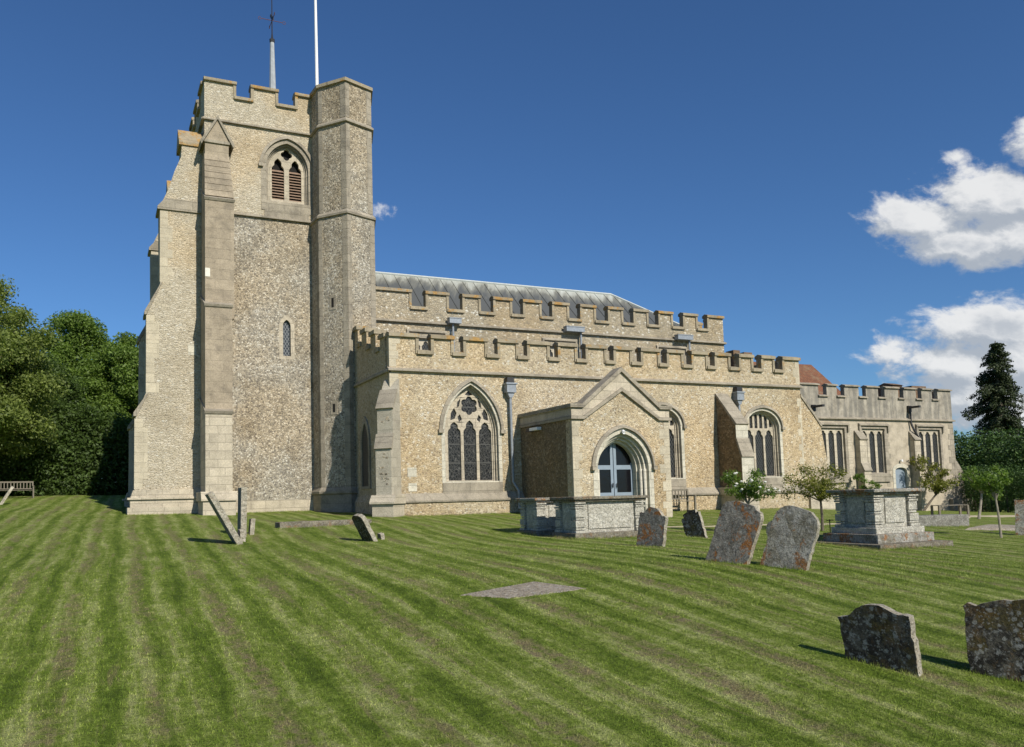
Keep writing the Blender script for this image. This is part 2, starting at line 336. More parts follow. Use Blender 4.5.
m_leafy = M_leaf('yellow_green_leaves', (.07, .085, .012), (.22, .22, .035), .3, 2.5)
m_leafc = M_leaf('conifer_needles', (.016, .024, .010), (.060, .080, .030), .1, 2.)
m_leaflaurel = M_leaf('laurel_leaves', (.020, .045, .010), (.085, .15, .035), .15)
m_petal = M_plain('white_petals', (.75, .74, .66), .7, .05, 4)
m_hatch = M_plain('brown_boarding', (.16, .105, .065), .85, .3, 9)
m_terra = M_plain('terracotta', (.45, .20, .10), .8, .15, 6)
# roofs
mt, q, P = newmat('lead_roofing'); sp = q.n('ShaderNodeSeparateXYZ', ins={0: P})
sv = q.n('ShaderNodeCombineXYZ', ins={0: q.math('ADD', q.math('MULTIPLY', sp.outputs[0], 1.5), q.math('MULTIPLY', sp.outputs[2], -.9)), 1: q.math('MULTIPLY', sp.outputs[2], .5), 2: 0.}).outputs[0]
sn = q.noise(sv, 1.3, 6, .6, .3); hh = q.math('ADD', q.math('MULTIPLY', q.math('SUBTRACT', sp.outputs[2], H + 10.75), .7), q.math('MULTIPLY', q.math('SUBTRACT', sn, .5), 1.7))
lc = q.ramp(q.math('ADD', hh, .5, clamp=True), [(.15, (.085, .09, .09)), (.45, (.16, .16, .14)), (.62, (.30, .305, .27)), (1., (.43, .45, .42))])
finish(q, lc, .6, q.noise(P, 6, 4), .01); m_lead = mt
mt, q, P = newmat('clay_tiles'); sp = q.n('ShaderNodeSeparateXYZ', ins={0: P})
bk = q.n('ShaderNodeTexBrick', ins={'Vector': q.n('ShaderNodeCombineXYZ', ins={0: q.math('ADD', sp.outputs[0], sp.outputs[1]), 1: sp.outputs[2], 2: 0.}).outputs[0], 'Scale': 1., 'Mortar Size': .012, 'Brick Width': .17, 'Row Height': .085, 'Color1': (.27, .115, .06, 1), 'Color2': (.17, .08, .05, 1), 'Mortar': (.08, .04, .025, 1)})
finish(q, q.mix(q.smooth(q.noise(P, 1.2, 6, .7), .5, .62), bk.outputs['Color'], (.20, .13, .08)), .85, bk.outputs['Fac'], -.01); m_tile = mt
# lawn: mown stripes run roughly north, with clippings and bare thatch along the wheel lines
def lawn_color(q, P, gain=1.):
    sp = q.n('ShaderNodeSeparateXYZ', ins={0: P}); X, Y = sp.outputs[0], sp.outputs[1]
    wob = q.math('MULTIPLY', q.math('SUBTRACT', q.noise(q.vmul(P, (1, .45, 0)), .12, 3, .5), .5), 1.3)
    u = q.math('ADD', q.math('ADD', q.math('SUBTRACT', X, q.math('MULTIPLY', Y, .03)), q.math('MULTIPLY', q.math('MULTIPLY', X, Y), -.0022)), wob)
    fine = q.math('MULTIPLY', q.math('SUBTRACT', q.noise(P, 5.5, 5, .65), .5), .32)
    uf = q.math('ADD', u, fine)
    s1 = q.math('SINE', q.math('MULTIPLY', uf, 2 * math.pi / .95))
    s2 = q.math('SINE', q.math('ADD', q.math('MULTIPLY', uf, 2 * math.pi / .475), .8))
    sv_ = q.n('ShaderNodeCombineXYZ', ins={0: q.math('MULTIPLY', uf, 2.6), 1: q.math('MULTIPLY', Y, .25), 2: 0.}).outputs[0]
    sn = q.noise(sv_, 1., 5, .6)
    sv2 = q.n('ShaderNodeCombineXYZ', ins={0: q.math('MULTIPLY', u, 9.), 1: q.math('MULTIPLY', Y, .8), 2: 3.}).outputs[0]
    st2 = q.noise(sv2, 1., 5, .65, .4)
    patch = q.noise(P, .9, 6, .65, .3); fin = q.noise(P, 34, 4, .75); fin2 = q.noise(P, 7., 6, .72, .5)
    f = q.math('ADD', q.math('ADD', q.math('MULTIPLY', s1, .08), q.math('MULTIPLY', s2, .13)), q.math('ADD', q.math('MULTIPLY', q.math('SUBTRACT', sn, .5), .75), q.math('MULTIPLY', q.math('SUBTRACT', patch, .5), .45)))
    f = q.math('ADD', q.math('ADD', f, q.math('MULTIPLY', q.math('SUBTRACT', st2, .5), 1.25)), .49)
    f = q.math('ADD', f, q.math('MULTIPLY', q.math('SUBTRACT', fin2, .5), 1.2))
    g = lambda c: tuple(x * gain for x in c)
    col = q.ramp(f, [(.05, g((.080, .125, .012))), (.30, g((.135, .198, .022))), (.54, g((.215, .275, .050))), (.82, g((.38, .41, .15)))])
    # thatch lines
    th = q.math('MULTIPLY', q.smooth(q.math('ADD', s1, q.math('MULTIPLY', q.math('SUBTRACT', st2, .5), 1.6)), .45, .98), q.smooth(q.noise(q.vmul(P, (1., .32, 0)), 1.1, 5, .65), .40, .56))
    th = q.math('MULTIPLY', th, q.smooth(fin2, .32, .62))
    col = q.mix(q.math('MULTIPLY', th, .9), col, g((.25, .20, .115)))
    th2 = q.math('MULTIPLY', q.smooth(st2, .54, .64), q.smooth(q.noise(q.vmul(P, (1.3, .5, 0)), 1.7, 5, .65), .46, .6))
    col = q.mix(q.math('MULTIPLY', th2, .6), col, g((.20, .165, .085)))
    col = q.mix(.6, col, q.mix(1., col, q.ramp(fin, [(.3, .2), (.7, 1.8)]), 'MULTIPLY'))
    return col, q.math('ADD', fin, q.math('MULTIPLY', fin2, 1.2))
mt, q, P = newmat('mown_grass'); c_, h_ = lawn_color(q, P, .92); finish(q, c_, .9, h_, .06, 1., .15); m_lawn = mt
mt, q, P = newmat('grass_blades'); c_, h_ = lawn_color(q, P, 1.12)
isl = q.n('ShaderNodeNewGeometry').outputs['Random Per Island']
c_ = q.mix(1., c_, q.ramp(isl, [(0., (.6, .65, .55)), (.85, (1.15, 1.15, 1.05)), (1., (1.45, 1.35, 1.2))]), 'MULTIPLY')
p_ = q.n('ShaderNodeBsdfPrincipled', ins={'Base Color': c_, 'Roughness': .6, 'Specular IOR Level': .25}); t_ = q.n('ShaderNodeBsdfTranslucent', ins={'Color': c_})
q.t.links.new(q.n('ShaderNodeMixShader', ins={0: .3, 1: p_.outputs[0], 2: t_.outputs[0]}).outputs[0], q.n('ShaderNodeOutputMaterial').inputs[0]); m_blade = mt
m_gravel = M_plain('pale_gravel', (.44, .38, .26), .95, .3, 22, bd=.02)
m_ledger = M_gravestone('ledger_stone', (.42, .36, .28), (.30, .25, .18), .5, (.3, .2, .1), .0, (.52, .50, .44), .5)

# ------------------------------------------------------------------ ground
GP = np.array([(6.7, 5.86, -1.68), (7.35, 5.59, -1.85), (7.37, 5.04, -1.89), (8.97, 10.39, -1.10), (9.65, 10.11, -1.16), (9.43, 9.65, -1.17), (10.04, 9.39, -1.24), (10.5, 14.11, -1.1), (10.91, 13.94, -1.14),
    (13.42, 16.11, -1.03), (15.54, 12.48, -1.42), (17.7, 12.41, -1.39), (15.43, 14.16, -1.33), (10.91, 17.22, -1.18), (13.04, 17.38, -1.19), (11.33, 19.77, -1.08), (3.2, 20.58, -1.03), (3.53, 22.06, -.92),
    (6.25, 19.24, -1.04), (-3.87, 50.9, .52), (4.68, 10.65, -1.36), (6.39, 9.9, -1.36), (38.85, 24.74, -1.5), (24, 15.89, -1.32), (21.54, 13.69, -1.44), (30, 19.82, -1.3), (18.16, 16.23, -1.12), (4.89, 23.64, -.76),
    (7.69, 24.06, -.72), (35.17, 24.15, -1.43), (24.67, 17.77, -1.2), (30.9, 21.61, -1.2), (1.19, 34.3, -.4), (7.96, 34.3, -.48), (9.83, 28, -.67), (14.49, 28, -.64), (31.81, 28, -.95), (19.48, 24.24, -1.0), (47.93, 33, -1.58),
    (-.69, 7.57, -1.91), (6.31, 3.97, -1.95), (2.93, 5.66, -1.92), (0, 0, -1.95), (-8, 0, -1.95), (-15, 20, -1.2), (-15, 60, .9), (10, 70, 1.0), (60, 20, -1.9), (60, 60, -1.5), (25, 0, -2.1), (40, 0, -2.2), (30, 50, -.5), (-10, 40, 0.1)])
def _U(r): return np.where(r > 0, r * r * np.log(r + 1e-9), 0)
_n = len(GP); _K = _U(np.hypot(GP[:, None, 0] - GP[None, :, 0], GP[:, None, 1] - GP[None, :, 1])) + np.eye(_n) * 18.0
_P = np.c_[np.ones(_n), GP[:, :2]]; _A = np.zeros((_n + 3, _n + 3)); _A[:_n, :_n] = _K; _A[:_n, _n:] = _P; _A[_n:, :_n] = _P.T
_w = np.linalg.solve(_A, np.r_[GP[:, 2], 0, 0, 0])
def hgt(x, y):
    """ground height (world z) by thin plate spline; levels out beyond the churchyard"""
    x = np.clip(np.atleast_1d(np.asarray(x, float)), -20, 65); y = np.clip(np.atleast_1d(np.asarray(y, float)), -5, 70)
    d = np.hypot(x[:, None] - GP[None, :, 0], y[:, None] - GP[None, :, 1])
    return _U(d) @ _w[:_n] + _w[_n] + _w[_n + 1] * x + _w[_n + 2] * y + H
def g1(x, y): return float(hgt(x, y)[0])
def axis_coords(lo, hi, step, far):
    a = list(np.arange(lo, hi + 1e-6, step)); s_ = step; p = a[-1]
    while p < far: s_ *= 1.25; p += s_; a.append(p)
    s_ = step; p = a[0]
    while p > -far: s_ *= 1.25; p -= s_; a.insert(0, p)
    return np.array(a)
gx = axis_coords(-12, 52, .5, 900); gy = axis_coords(1, 58, .5, 900)
XX, YY = np.meshgrid(gx, gy); ZZ = hgt(XX.ravel(), YY.ravel())
und = (np.sin(XX.ravel() * 1.3 + YY.ravel() * .4) * np.cos(YY.ravel() * .9 - XX.ravel() * .3)) * .018
ZZ = ZZ + und * (np.hypot(XX.ravel() - 15, YY.ravel() - 20) < 45)
nx, ny = len(gx), len(gy); idx = np.arange(nx * ny).reshape(ny, nx)
fs = np.c_[idx[:-1, :-1].ravel(), idx[:-1, 1:].ravel(), idx[1:, 1:].ravel(), idx[1:, :-1].ravel()]
me = bpy.data.meshes.new('ground'); me.from_pydata(np.c_[XX.ravel(), YY.ravel(), ZZ].tolist(), [], fs.tolist()); me.materials.append(m_lawn)
for p in me.polygons: p.use_smooth = True
setp(link(bpy.data.objects.new('ground', me)), kind='structure')
def gz(x, y):
    """height of the ground sheet itself (bilinear)"""
    x = np.atleast_1d(np.asarray(x, float)); y = np.atleast_1d(np.asarray(y, float))
    i = np.clip(np.searchsorted(gx, x) - 1, 0, nx - 2); j = np.clip(np.searchsorted(gy, y) - 1, 0, ny - 2)
    fx = (x - gx[i]) / (gx[i + 1] - gx[i]); fy = (y - gy[j]) / (gy[j + 1] - gy[j]); Z = ZZ.reshape(ny, nx)
    return Z[j, i] * (1 - fx) * (1 - fy) + Z[j, i + 1] * fx * (1 - fy) + Z[j + 1, i] * (1 - fx) * fy + Z[j + 1, i + 1] * fx * fy
def g0(x, y): return float(gz(x, y)[0])
def strip(name, pts, width, mat, lift=.012, seg=.4, **kw):
    P2 = [Vector(p) for p in pts]; L = []
    for a, c in zip(P2, P2[1:]):
        k = max(1, int((c - a).length / seg)); L += [a.lerp(c, i / k) for i in range(k)]
    L.append(P2[-1]); vs = []; fs = []
    for i, p in enumerate(L):
        d = (L[min(i + 1, len(L) - 1)] - L[max(i - 1, 0)]).normalized(); n = Vector((-d.y, d.x))
        for k, t in enumerate((-1, -.5, 0, .5, 1)):
            qn = p + n * (width / 2 * t * (1 + .12 * math.sin(i * 1.7 + k))); vs.append((qn.x, qn.y, g0(qn.x, qn.y) + lift * (1.0 if abs(t) < 1 else -.6)))
        if i:
            for k in range(4): fs.append(((i - 1) * 5 + k, i * 5 + k, i * 5 + k + 1, (i - 1) * 5 + k + 1))
    me = bpy.data.meshes.new(name); me.from_pydata(vs, [], fs); me.materials.append(mat)
    return setp(link(bpy.data.objects.new(name, me)), **kw)
strip('path', [(27, 19.6), (31, 21.5), (35, 23.9), (42, 25.2), (55, 25)], 1.6, m_gravel, kind='structure')
strip('path', [(13.5, 20.6), (15.8, 20.0), (18.5, 19.3), (22.5, 18.4)], .45, m_gravel, kind='structure')
# grass blades (built further down, once the stones stand)
def blades(n, xr, yr, ymin, hmin, hmax, wd, dens_d):
    x = rng.uniform(*xr, n); y = rng.uniform(*yr, n)
    d = x * fw.x + y * fw.y; lat = x * rt.x + y * rt.y
    keep = (d > 4.5) & (np.abs(lat) < d * .78 + 2) & (rng.random(n) < np.clip((dens_d / np.maximum(d, 1)) ** 2, 0, 1))
    # none inside the tombs and the ledger
    for (a, c, r) in ((17.3, 13.4, 1.3), (12.0, 17.9, 1.2), (5.2, 10.3, .5), (6.0, 10.3, .45)): keep &= np.hypot(x - a, y - c) > r
    keep &= ~((x > 15) & (x < 19.7) & (y > 24)) & ~((y > 27.9))
    x, y = x[keep], y[keep]; k = len(x); z = gz(x, y) - .004
    h = rng.uniform(hmin, hmax, k); a = rng.uniform(0, 2 * np.pi, k); le = rng.uniform(.1, .9, k) * h; la = rng.uniform(0, 2 * np.pi, k)
    wx, wy = np.cos(a) * wd, np.sin(a) * wd
    v = np.empty((k, 3, 3)); v[:, 0] = np.c_[x - wx, y - wy, z]; v[:, 1] = np.c_[x + wx, y + wy, z]; v[:, 2] = np.c_[x + np.cos(la) * le, y + np.sin(la) * le, z + h]
    return v.reshape(-1, 3)
# ------------------------------------------------------------------ the church
CH = empty('parish_church', (14, 31, 0), 'flint and stone parish church with battlemented tower, aisle, gabled porch and chancel', 'church')
def string(mb, A, B, z, p=.10, hh_=.20, e0=.08, e1=.08):
    p *= 1.25; mb.along(A, B, [(-.05, z - .02), (p, z - .025), (p, z + .035), (p * .75, z + .055), (-.05, z + hh_ * .65)], e0, e1)
def battlement(A, B, mer, z0, zs, zt, t, wallmat, copmat, parent, lich=None, dcop=.185, frames=True):
    """parapet A>B (outward to the right), merlons as (s0,s1) distances along; wall part with its coping as sub-part"""
    A = Vector(A); B = Vector(B); L = (B - A).length; u = (B - A) / L; n = Vector((u.y, -u.x)); jr = random.Random(int(L * 10))
    mer = [(a + (jr.uniform(-.03, .03) if a > .01 else 0), c + (jr.uniform(-.03, .03) if c < L - .01 else 0)) for a, c in mer]
    out = [(0, z0), (L, z0)]; tops = []
    x = L; cur = L
    top = [(0, zs)] if mer[0][0] > .01 else []
    for a, c in mer: top += [(a, zs), (a, zt - .04), (c, zt - .04), (c, zs)]
    if mer[0][0] <= .01: top = top[1:]
    if mer[-1][1] >= L - .01: top = top[:-1]
    else: top += [(L, zs)]
    poly = [(0, z0), (L, z0)] + list(reversed(top))
    def place(mb, pts, d0, d1):
        tr = tessellate_polygon([[Vector((p, q_, 0)) for p, q_ in pts]]); k = len(pts); vs = []
        for d in (d0, d1): vs += [(A.x + u.x * p - n.x * d, A.y + u.y * p - n.y * d, z) for p, z in pts]
        mb.add(vs, [tuple(t_) for t_ in tr] + [tuple(i + k for i in reversed(t_)) for t_ in tr] + [(i, (i + 1) % k, (i + 1) % k + k, i + k) for i in range(k)])
    wl = MB(); place(wl, poly, 0, t); wo = wl.build('parapet', wallmat, parent)
    def cop(mb, s0, s1, z):
        P0 = A + u * s0; P1 = A + u * s1
        mb.along(P0, P1, [(.0, z - dcop), (.11, z - dcop), (.11, z - .06), (-t / 2, z + .02), (-t - .06, z - .06), (-t - .06, z - dcop)])
    c1 = MB(); c2 = MB(); edges = []
    for i, (a, c) in enumerate(mer):
        cop(c2 if (lich and i in lich) else c1, a - .03, c + .03, zt); edges.append((a, c))
    gaps = []
    if mer[0][0] > .01: gaps.append((0, mer[0][0]))
    gaps += [(mer[i][1], mer[i + 1][0]) for i in range(len(mer) - 1)]
    if mer[-1][1] < L - .01: gaps.append((mer[-1][1], L))
    for a, c in gaps:
        cop(c1, a - .06, c + .06, zs + .03)
        for s0, s1, has in ((a - .11, a + .012, a > .01), (c - .012, c + .11, c < L - .01)):
            if has and frames:
                P0 = A + u * s0; P1 = A + u * s1
                c1.along(P0, P1, [(.055, zs - .135), (.055, zt - dcop), (-.12, zt - dcop), (-.12, zs - .135)])
    c1.build('coping', copmat, wo)
    if lich: c2.build('coping', m_copinglich, wo)
    return wo
def merl(x0, lst): return [(a - x0, c - x0) for a, c in lst]
def buttress(name_mat, A, B, stages, base=-2.0, cap_mat=None, gable=None, front=None, plinth=None, cs=0.):
    """stages from the top: (projection, z where its weathering meets the stage above, z of its drip)"""
    prof = [(-.02, base)]; caps = MB()
    pr = -.02; pts = [(-.02, stages[0][1])]; A = Vector(A); B = Vector(B)
    last = -.02
    for (o, zh, zl) in stages:
        if last > 0: pts.append((last, zh))
        pts.append((o, zl)); last = o
    pts.append((last, base)); prof = [(-.02, base)] + [pts[0]] + pts[1:]
    bt = MB().along(A, B, prof).build('buttress', name_mat, CH)
    last = 0.
    for (o, zh, zl) in stages:
        d = Vector((o - last, zl - zh)); L = d.length; d = d / L; nn = Vector((-d.y, d.x)); 
        if nn.x < 0: nn = -nn
        P0 = Vector((last, zh)) + d * (cs if last == 0 else 0); P1 = Vector((o, zl)) + d * .07
        caps.along(A, B, [tuple(P0 - nn * .03), tuple(P1 - nn * .06), tuple(P1 + nn * .05), tuple(P0 + nn * .05)], .035, .035); last = o
    if stages and not gable: caps.build('weathering', cap_mat or m_limed, bt)
    elif gable: caps.build('weathering', cap_mat or m_limed, bt)
    if plinth:
        z0, z1 = plinth; o = stages[-1][0]; pm = MB()
        pm.along(A, B, [(-.01, base), (o + .12, base), (o + .12, z0), (o + .02, z1), (-.01, z1)], .11, .11); pm.along(A, B, [(.0, z0 - .03), (o + .20, z0 - .03), (o + .20, z0 + .04), (o + .03, z1 + .01), (.0, z1 + .01)], .18, .18); pm.build('plinth', m_lime, bt)
    return bt
def sill(mb, x0, x1, Y, z, dep=.36, hh_=.22, out=.05):
    mb.prism([(Y - out, z - hh_), (Y - out, z - .05), (Y + dep, z + .05), (Y + dep, z - hh_)], x0, x1, 'x')
def hood(mb, cx, w_, zs, za, Y, wd=.12, proj=.10, stops=True):
    o = clip_arch(w_ + wd, za + wd * 1.15 - zs, 16); i_ = clip_arch(w_, za - zs, 16)
    for s_ in (1, -1):
        for k in range(16):
            q4 = [(cx + s_ * o[k][0], zs + o[k][1]), (cx + s_ * o[k + 1][0], zs + o[k + 1][1]), (cx + s_ * i_[k + 1][0], zs + i_[k + 1][1]), (cx + s_ * i_[k][0], zs + i_[k][1])]
            vs = [(q4[0][0], Y - proj * .55, q4[0][1]), (q4[1][0], Y - proj * .55, q4[1][1]), (q4[2][0], Y - proj, q4[2][1]), (q4[3][0], Y - proj, q4[3][1])] + [(a, Y + .02, c) for a, c in q4]
            mb.add(vs, [(0, 1, 2, 3), (0, 1, 5, 4), (3, 2, 6, 7), (4, 5, 6, 7)])
        if stops: mb.box(cx + s_ * (w_ + wd / 2) - wd * .75, cx + s_ * (w_ + wd / 2) + wd * .75, Y - proj * 1.2, Y + .02, zs - .04, zs + .10)
def window(cx, Y, w_, zb, zs, za, lights, tracery_holes, hoodw=.14, glass=m_glass, frame=m_clean, order=m_lime, tr=m_lime, surround=.2, name='window', louvre=False, dep=0.):
    fr = MB()
    fr.prism(arch(cx, w_ + surround, zb - .05, zs, za + surround * 1.1), Y - .008, Y + .09, 'y', [arch(cx, w_ - .012, zb, zs, za - .012)])
    W = fr.build(name, frame, CH)
    o2 = MB(); o2.prism(arch(cx, w_ + .02, zb - .02, zs, za + .02), Y + .12, Y + .22, 'y', [arch(cx, w_ - .07, zb, zs, za - .07)])
    o2.prism(arch(cx, w_ + .02, zb - .02, zs, za + .02), Y + .222, Y + .34, 'y', [arch(cx, w_ - .13, zb, zs, za - .13)]); o2.build('jamb', order, W)
    t = MB(); t.prism(arch(cx, w_ - .08, zb - .01, zs, za - .08), Y + .27, Y + .39, 'y', tracery_holes); t.build('tracery', tr, W, bevel=.012)
    if louvre:
        lv = MB()
        for (x0, x1, z0, z1) in lights:
            z = z0
            while z < z1:
                lv.add([(x0 - .03, Y + .30, z), (x1 + .03, Y + .30, z), (x1 + .03, Y + .46, z + .12), (x0 - .03, Y + .46, z + .12), (x0 - .03, Y + .30, z + .022), (x1 + .03, Y + .30, z + .022), (x1 + .03, Y + .46, z + .142), (x0 - .03, Y + .46, z + .142)],
                       [(0, 1, 2, 3), (4, 5, 6, 7), (0, 1, 5, 4), (3, 2, 6, 7)]); z += .125
        lv.build('louvre', m_louvre, W)
        MB().prism(arch(cx, w_ - .02, zb, zs, za - .02), Y + .50, Y + .54, 'y').build('backing', m_dark, W)
    else:
        MB().prism(arch(cx, w_ - .09, zb, zs, za - .09), Y + .335, Y + .35, 'y').build('glass', glass, W)
    s_ = MB(); sill(s_, cx - w_ - surround + .01, cx + w_ + surround - .01, Y, zb, .38, .44, .035); s_.build('sill', m_limed, W)
    if hoodw:
        hm = MB(); hood(hm, cx, w_ + surround * .75, zs, za + surround * .8, Y, hoodw); hm.build('hood_mould', m_limed, W)
    return arch(cx, w_, zb, zs, za)

# --- tower
TY, TX0, TX1, TYN = 34.3, 4.05, 10.7, 41.2
GB = -2.2
bel = dict(cx=7.55, w=.93, zb=12.95, zs=14.45, za=15.62)
bl = [(6.90, 7.44), (7.66, 8.20)]
bh = [cusped((a + c) / 2 + .02, (c - a) / 2, 13.15, 14.45, 15.0) for a, c in bl] + [foil(7.57, 15.20, .25, 4)]
hole_b = window(bel['cx'], TY, bel['w'], bel['zb'], bel['zs'], bel['za'], [(a, c, 13.15, 14.48) for a, c in bl], bh, hoodw=.13, frame=m_limed, order=m_limed, tr=m_lime, surround=.22, name='belfry_window', louvre=True)
slit_hole = arch(7.46, .17, 6.2, 7.5, 7.78)
fr = MB(); fr.prism(arch(7.46, .33, 6.05, 7.5, 7.95), TY - .006, TY + .06, 'y', [arch(7.46, .165, 6.2, 7.5, 7.775)]); sw = fr.build('slit_window', m_lime, CH)
MB().prism(slit_hole, TY + .13, TY + .15, 'y').build('glass', M_glass('slit_glass', .13, .13, (.17, .18, .185), (.02, .024, .03)), sw)
tw = MB(); tw.prism([(TX0, GB), (TX1, GB), (TX1, 16.15), (TX0, 16.15)], TY, TY + .6, 'y', [hole_b, slit_hole]); tw.box(TX0, TX1, TY + .6, TYN, GB, 16.15)
tower = tw.build('tower_wall', m_tower, CH)
up_ = MB(); up_.prism([(TX0, 12.28), (TX1, 12.28), (TX1, 16.1), (TX0, 16.1)], TY - .004, TY + .05, 'y', [arch(bel['cx'], .96, 12.9, 14.45, 15.66)]); up_.build('belfry_stage_facing', m_clunch, CH)
# the stone apron under the belfry window
MB().prism([(6.55, 12.22), (8.5, 12.22), (8.5, 12.85), (6.55, 12.85)], TY - .03, TY + .02, 'y').build('window_apron', m_limed, CH)
bs = MB(); bs.box(TX0, TX1, TY - .006, TY + .1, GB, .05); bs.build('base_course', m_lime, CH)
st = MB()
for z in (12.16, 16.13):
    string(st, (TX0, TYN), (TX0, TY), z); string(st, (TX0, TY), (8.65, TY), z)
st.build('string_course', m_limed, tower)
tm = [(0, 1.33), (1.95, 3.12), (3.87, 5.05), (5.6, 6.65)]
battlement((TX0, TY), (TX1, TY), tm, 16.15, 17.36, 18.02, .38, m_clunch, m_coping, CH, lich=[1])
tmw = [(0, 1.3), (1.95, 3.15), (3.8, 5.0), (5.6, 6.9)]
battlement((TX0, TYN), (TX0, TY + .385), [(0, 1.15), (1.8, 2.95), (3.6, 4.75), (5.4, 6.515)], 16.15, 17.36, 18.02, .38, m_clunch, m_coping, CH)
battlement((TX1, TY + .385), (TX1, TYN), [(0, 1.0), (1.8, 2.95), (3.6, 4.75), (5.4, 6.515)], 16.15, 17.36, 18.02, .38, m_tower, m_coping, CH)
battlement((TX1 - .385, TYN), (TX0 + .385, TYN), [(0, 1.0), (1.7, 2.7), (3.2, 4.2), (4.9, 5.88)], 16.15, 17.36, 18.02, .38, m_tower, m_coping, CH)
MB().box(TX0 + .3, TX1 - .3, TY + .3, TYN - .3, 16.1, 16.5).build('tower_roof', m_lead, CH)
# --- stair turret
TP = [(8.62, 34.5), (8.72, 33.38), (9.62, 32.30), (10.92, 32.78), (11.25, 34.0), (10.9, 35.1), (9.6, 35.5)]
tc = Vector((sum(p[0] for p in TP) / 7, sum(p[1] for p in TP) / 7))
def off(d): return [tuple(Vector(p) + (Vector(p) - tc).normalized() * d) for p in TP]
tt = MB(); tt.prism(off(.07), GB, 12.1, 'z'); tt.prism(TP, 12.1, 17.95, 'z'); turret = tt.build('stair_turret', m_tower, CH)
ts = MB()
def tband(z, p, hh_, d=0.):
    a = off(d); o = off(d + p); k = len(a); vs = []
    for ring, zz in ((a, z - hh_ * .5), (o, z - hh_ * .35), (o, z), (a, z + hh_ * .6)): vs += [(x, y, zz) for x, y in ring]
    ts.add(vs, [(r * k + i, r * k + (i + 1) % k, (r + 1) * k + (i + 1) % k, (r + 1) * k + i) for r in range(3) for i in range(k)])
tband(12.13, .13, .24, .03); tband(16.15, .12, .2); tband(.35, .10, .26, .10)
ts.prism(off(.12), GB, .24, 'z'); ts.build('string_course', m_limed, turret)
cp = MB(); cp.prism(off(.11), 17.86, 18.0, 'z'); k = 7
a = off(.11); c_ = off(-.4); cp.add([(x, y, 18.0) for x, y in a] + [(x, y, 18.12) for x, y in c_], [(i, (i + 1) % k, (i + 1) % k + k, i + k) for i in range(k)] + [tuple(range(k, 2 * k))]); cp.build('coping', m_coping, turret)
qn = MB()   # quoin strips on the turret corners
for i in (1, 2, 3):
    p = Vector(TP[i]); a = Vector(TP[i - 1]); c = Vector(TP[(i + 1) % 7])
    for (q0, sgn) in ((a, 1), (c, -1)):
        d = (q0 - p).normalized(); nrm = Vector((d.y, -d.x)) * sgn
        if nrm.dot(p - tc) < 0: nrm = -nrm
        for j, (z0, z1, of) in enumerate([(.5, 12.0, .07), (12.3, 16.05, 0.), (16.3, 17.86, 0.)]):
            pp = p + (p - tc).normalized() * of; e = pp + d * (.26 if sgn > 0 else .2)
            vs = []
            for z in (z0, z1):
                for (b0, b1) in ((pp, .012), (e, .012), (e, -.03), (pp, -.03)): r_ = b0 + nrm * b1; vs.append((r_.x, r_.y, z))
            qn.add(vs, [(0, 1, 2, 3), (4, 5, 6, 7), (0, 1, 5, 4), (1, 2, 6, 5), (2, 3, 7, 6), (3, 0, 4, 7)])
qn.build('quoin', m_limed, turret)
for z0, z1 in ((8.1, 8.5), (3.65, 4.0)):
    a = Vector(TP[1]); c = Vector(TP[2]); d = (c - a).normalized(); n = Vector((d.y, -d.x)); mid = a.lerp(c, .48) + n * .07
    def slab(w_, z0_, z1_, o0, o1):
        mb = MB(); mb.along(tuple(mid - d * w_), tuple(mid + d * w_), [(o0, z0_), (o1, z0_), (o1, z1_), (o0, z1_)]); return mb
    so_ = slab(.17, z0 - .1, z1 + .1, -.05, .012).build('slit_window', m_limed, CH); slab(.055, z0, z1, -.03, .018).build('glass', m_dark, so_)
# --- tower buttresses
buttress(m_buttress, (3.98, TY), (4.93, TY), [(.8, 14.9, 14.85)], base=12.3).data.name = 'buttress'
gb = MB(); gb.prism([(3.93, 14.8), (5.0, 14.8), (4.48, 15.86)], TY - .84, TY + .02, 'y'); gbo = gb.build('buttress', m_buttress, CH)
gc = MB()
for s_, xe in ((-1, 3.93), (1, 5.0)):
    gc.prism([(4.48, 15.80), (xe + s_ * .10, 14.66), (xe + s_ * .16, 14.78), (4.48, 15.96)], TY - .92, TY - .02, 'y')
gc.build('coping', m_limed, gbo)
wb = MB()
for i in range(7):
    z = 14.3 - i * .27; o = .80 + i * .055; wb.prism([(TY + .02, z), (TY - o, z), (TY - o - .05, z - .25), (TY + .02, z - .25)], 3.955 - .004 * i, 4.96 + .018 * i, 'x')
wb.build('weathering', m_buttress, gbo)
buttress(m_buttress, (3.93, TY), (5.07, TY), [(1.22, 13.0, 12.3)], base=7.4)
buttress(m_buttress, (3.895, TY), (4.95, TY), [(1.5, 8.5, 7.85)], base=3.2)
buttress(m_lime, (3.875, TY), (4.90, TY), [(1.72, 4.25, 3.55)], plinth=(.10, .42))
MB().box(3.93, 4.12, TY - 1.235, TY - 1.2, 9.05, 9.4).build('patch_stone', m_pale, CH)
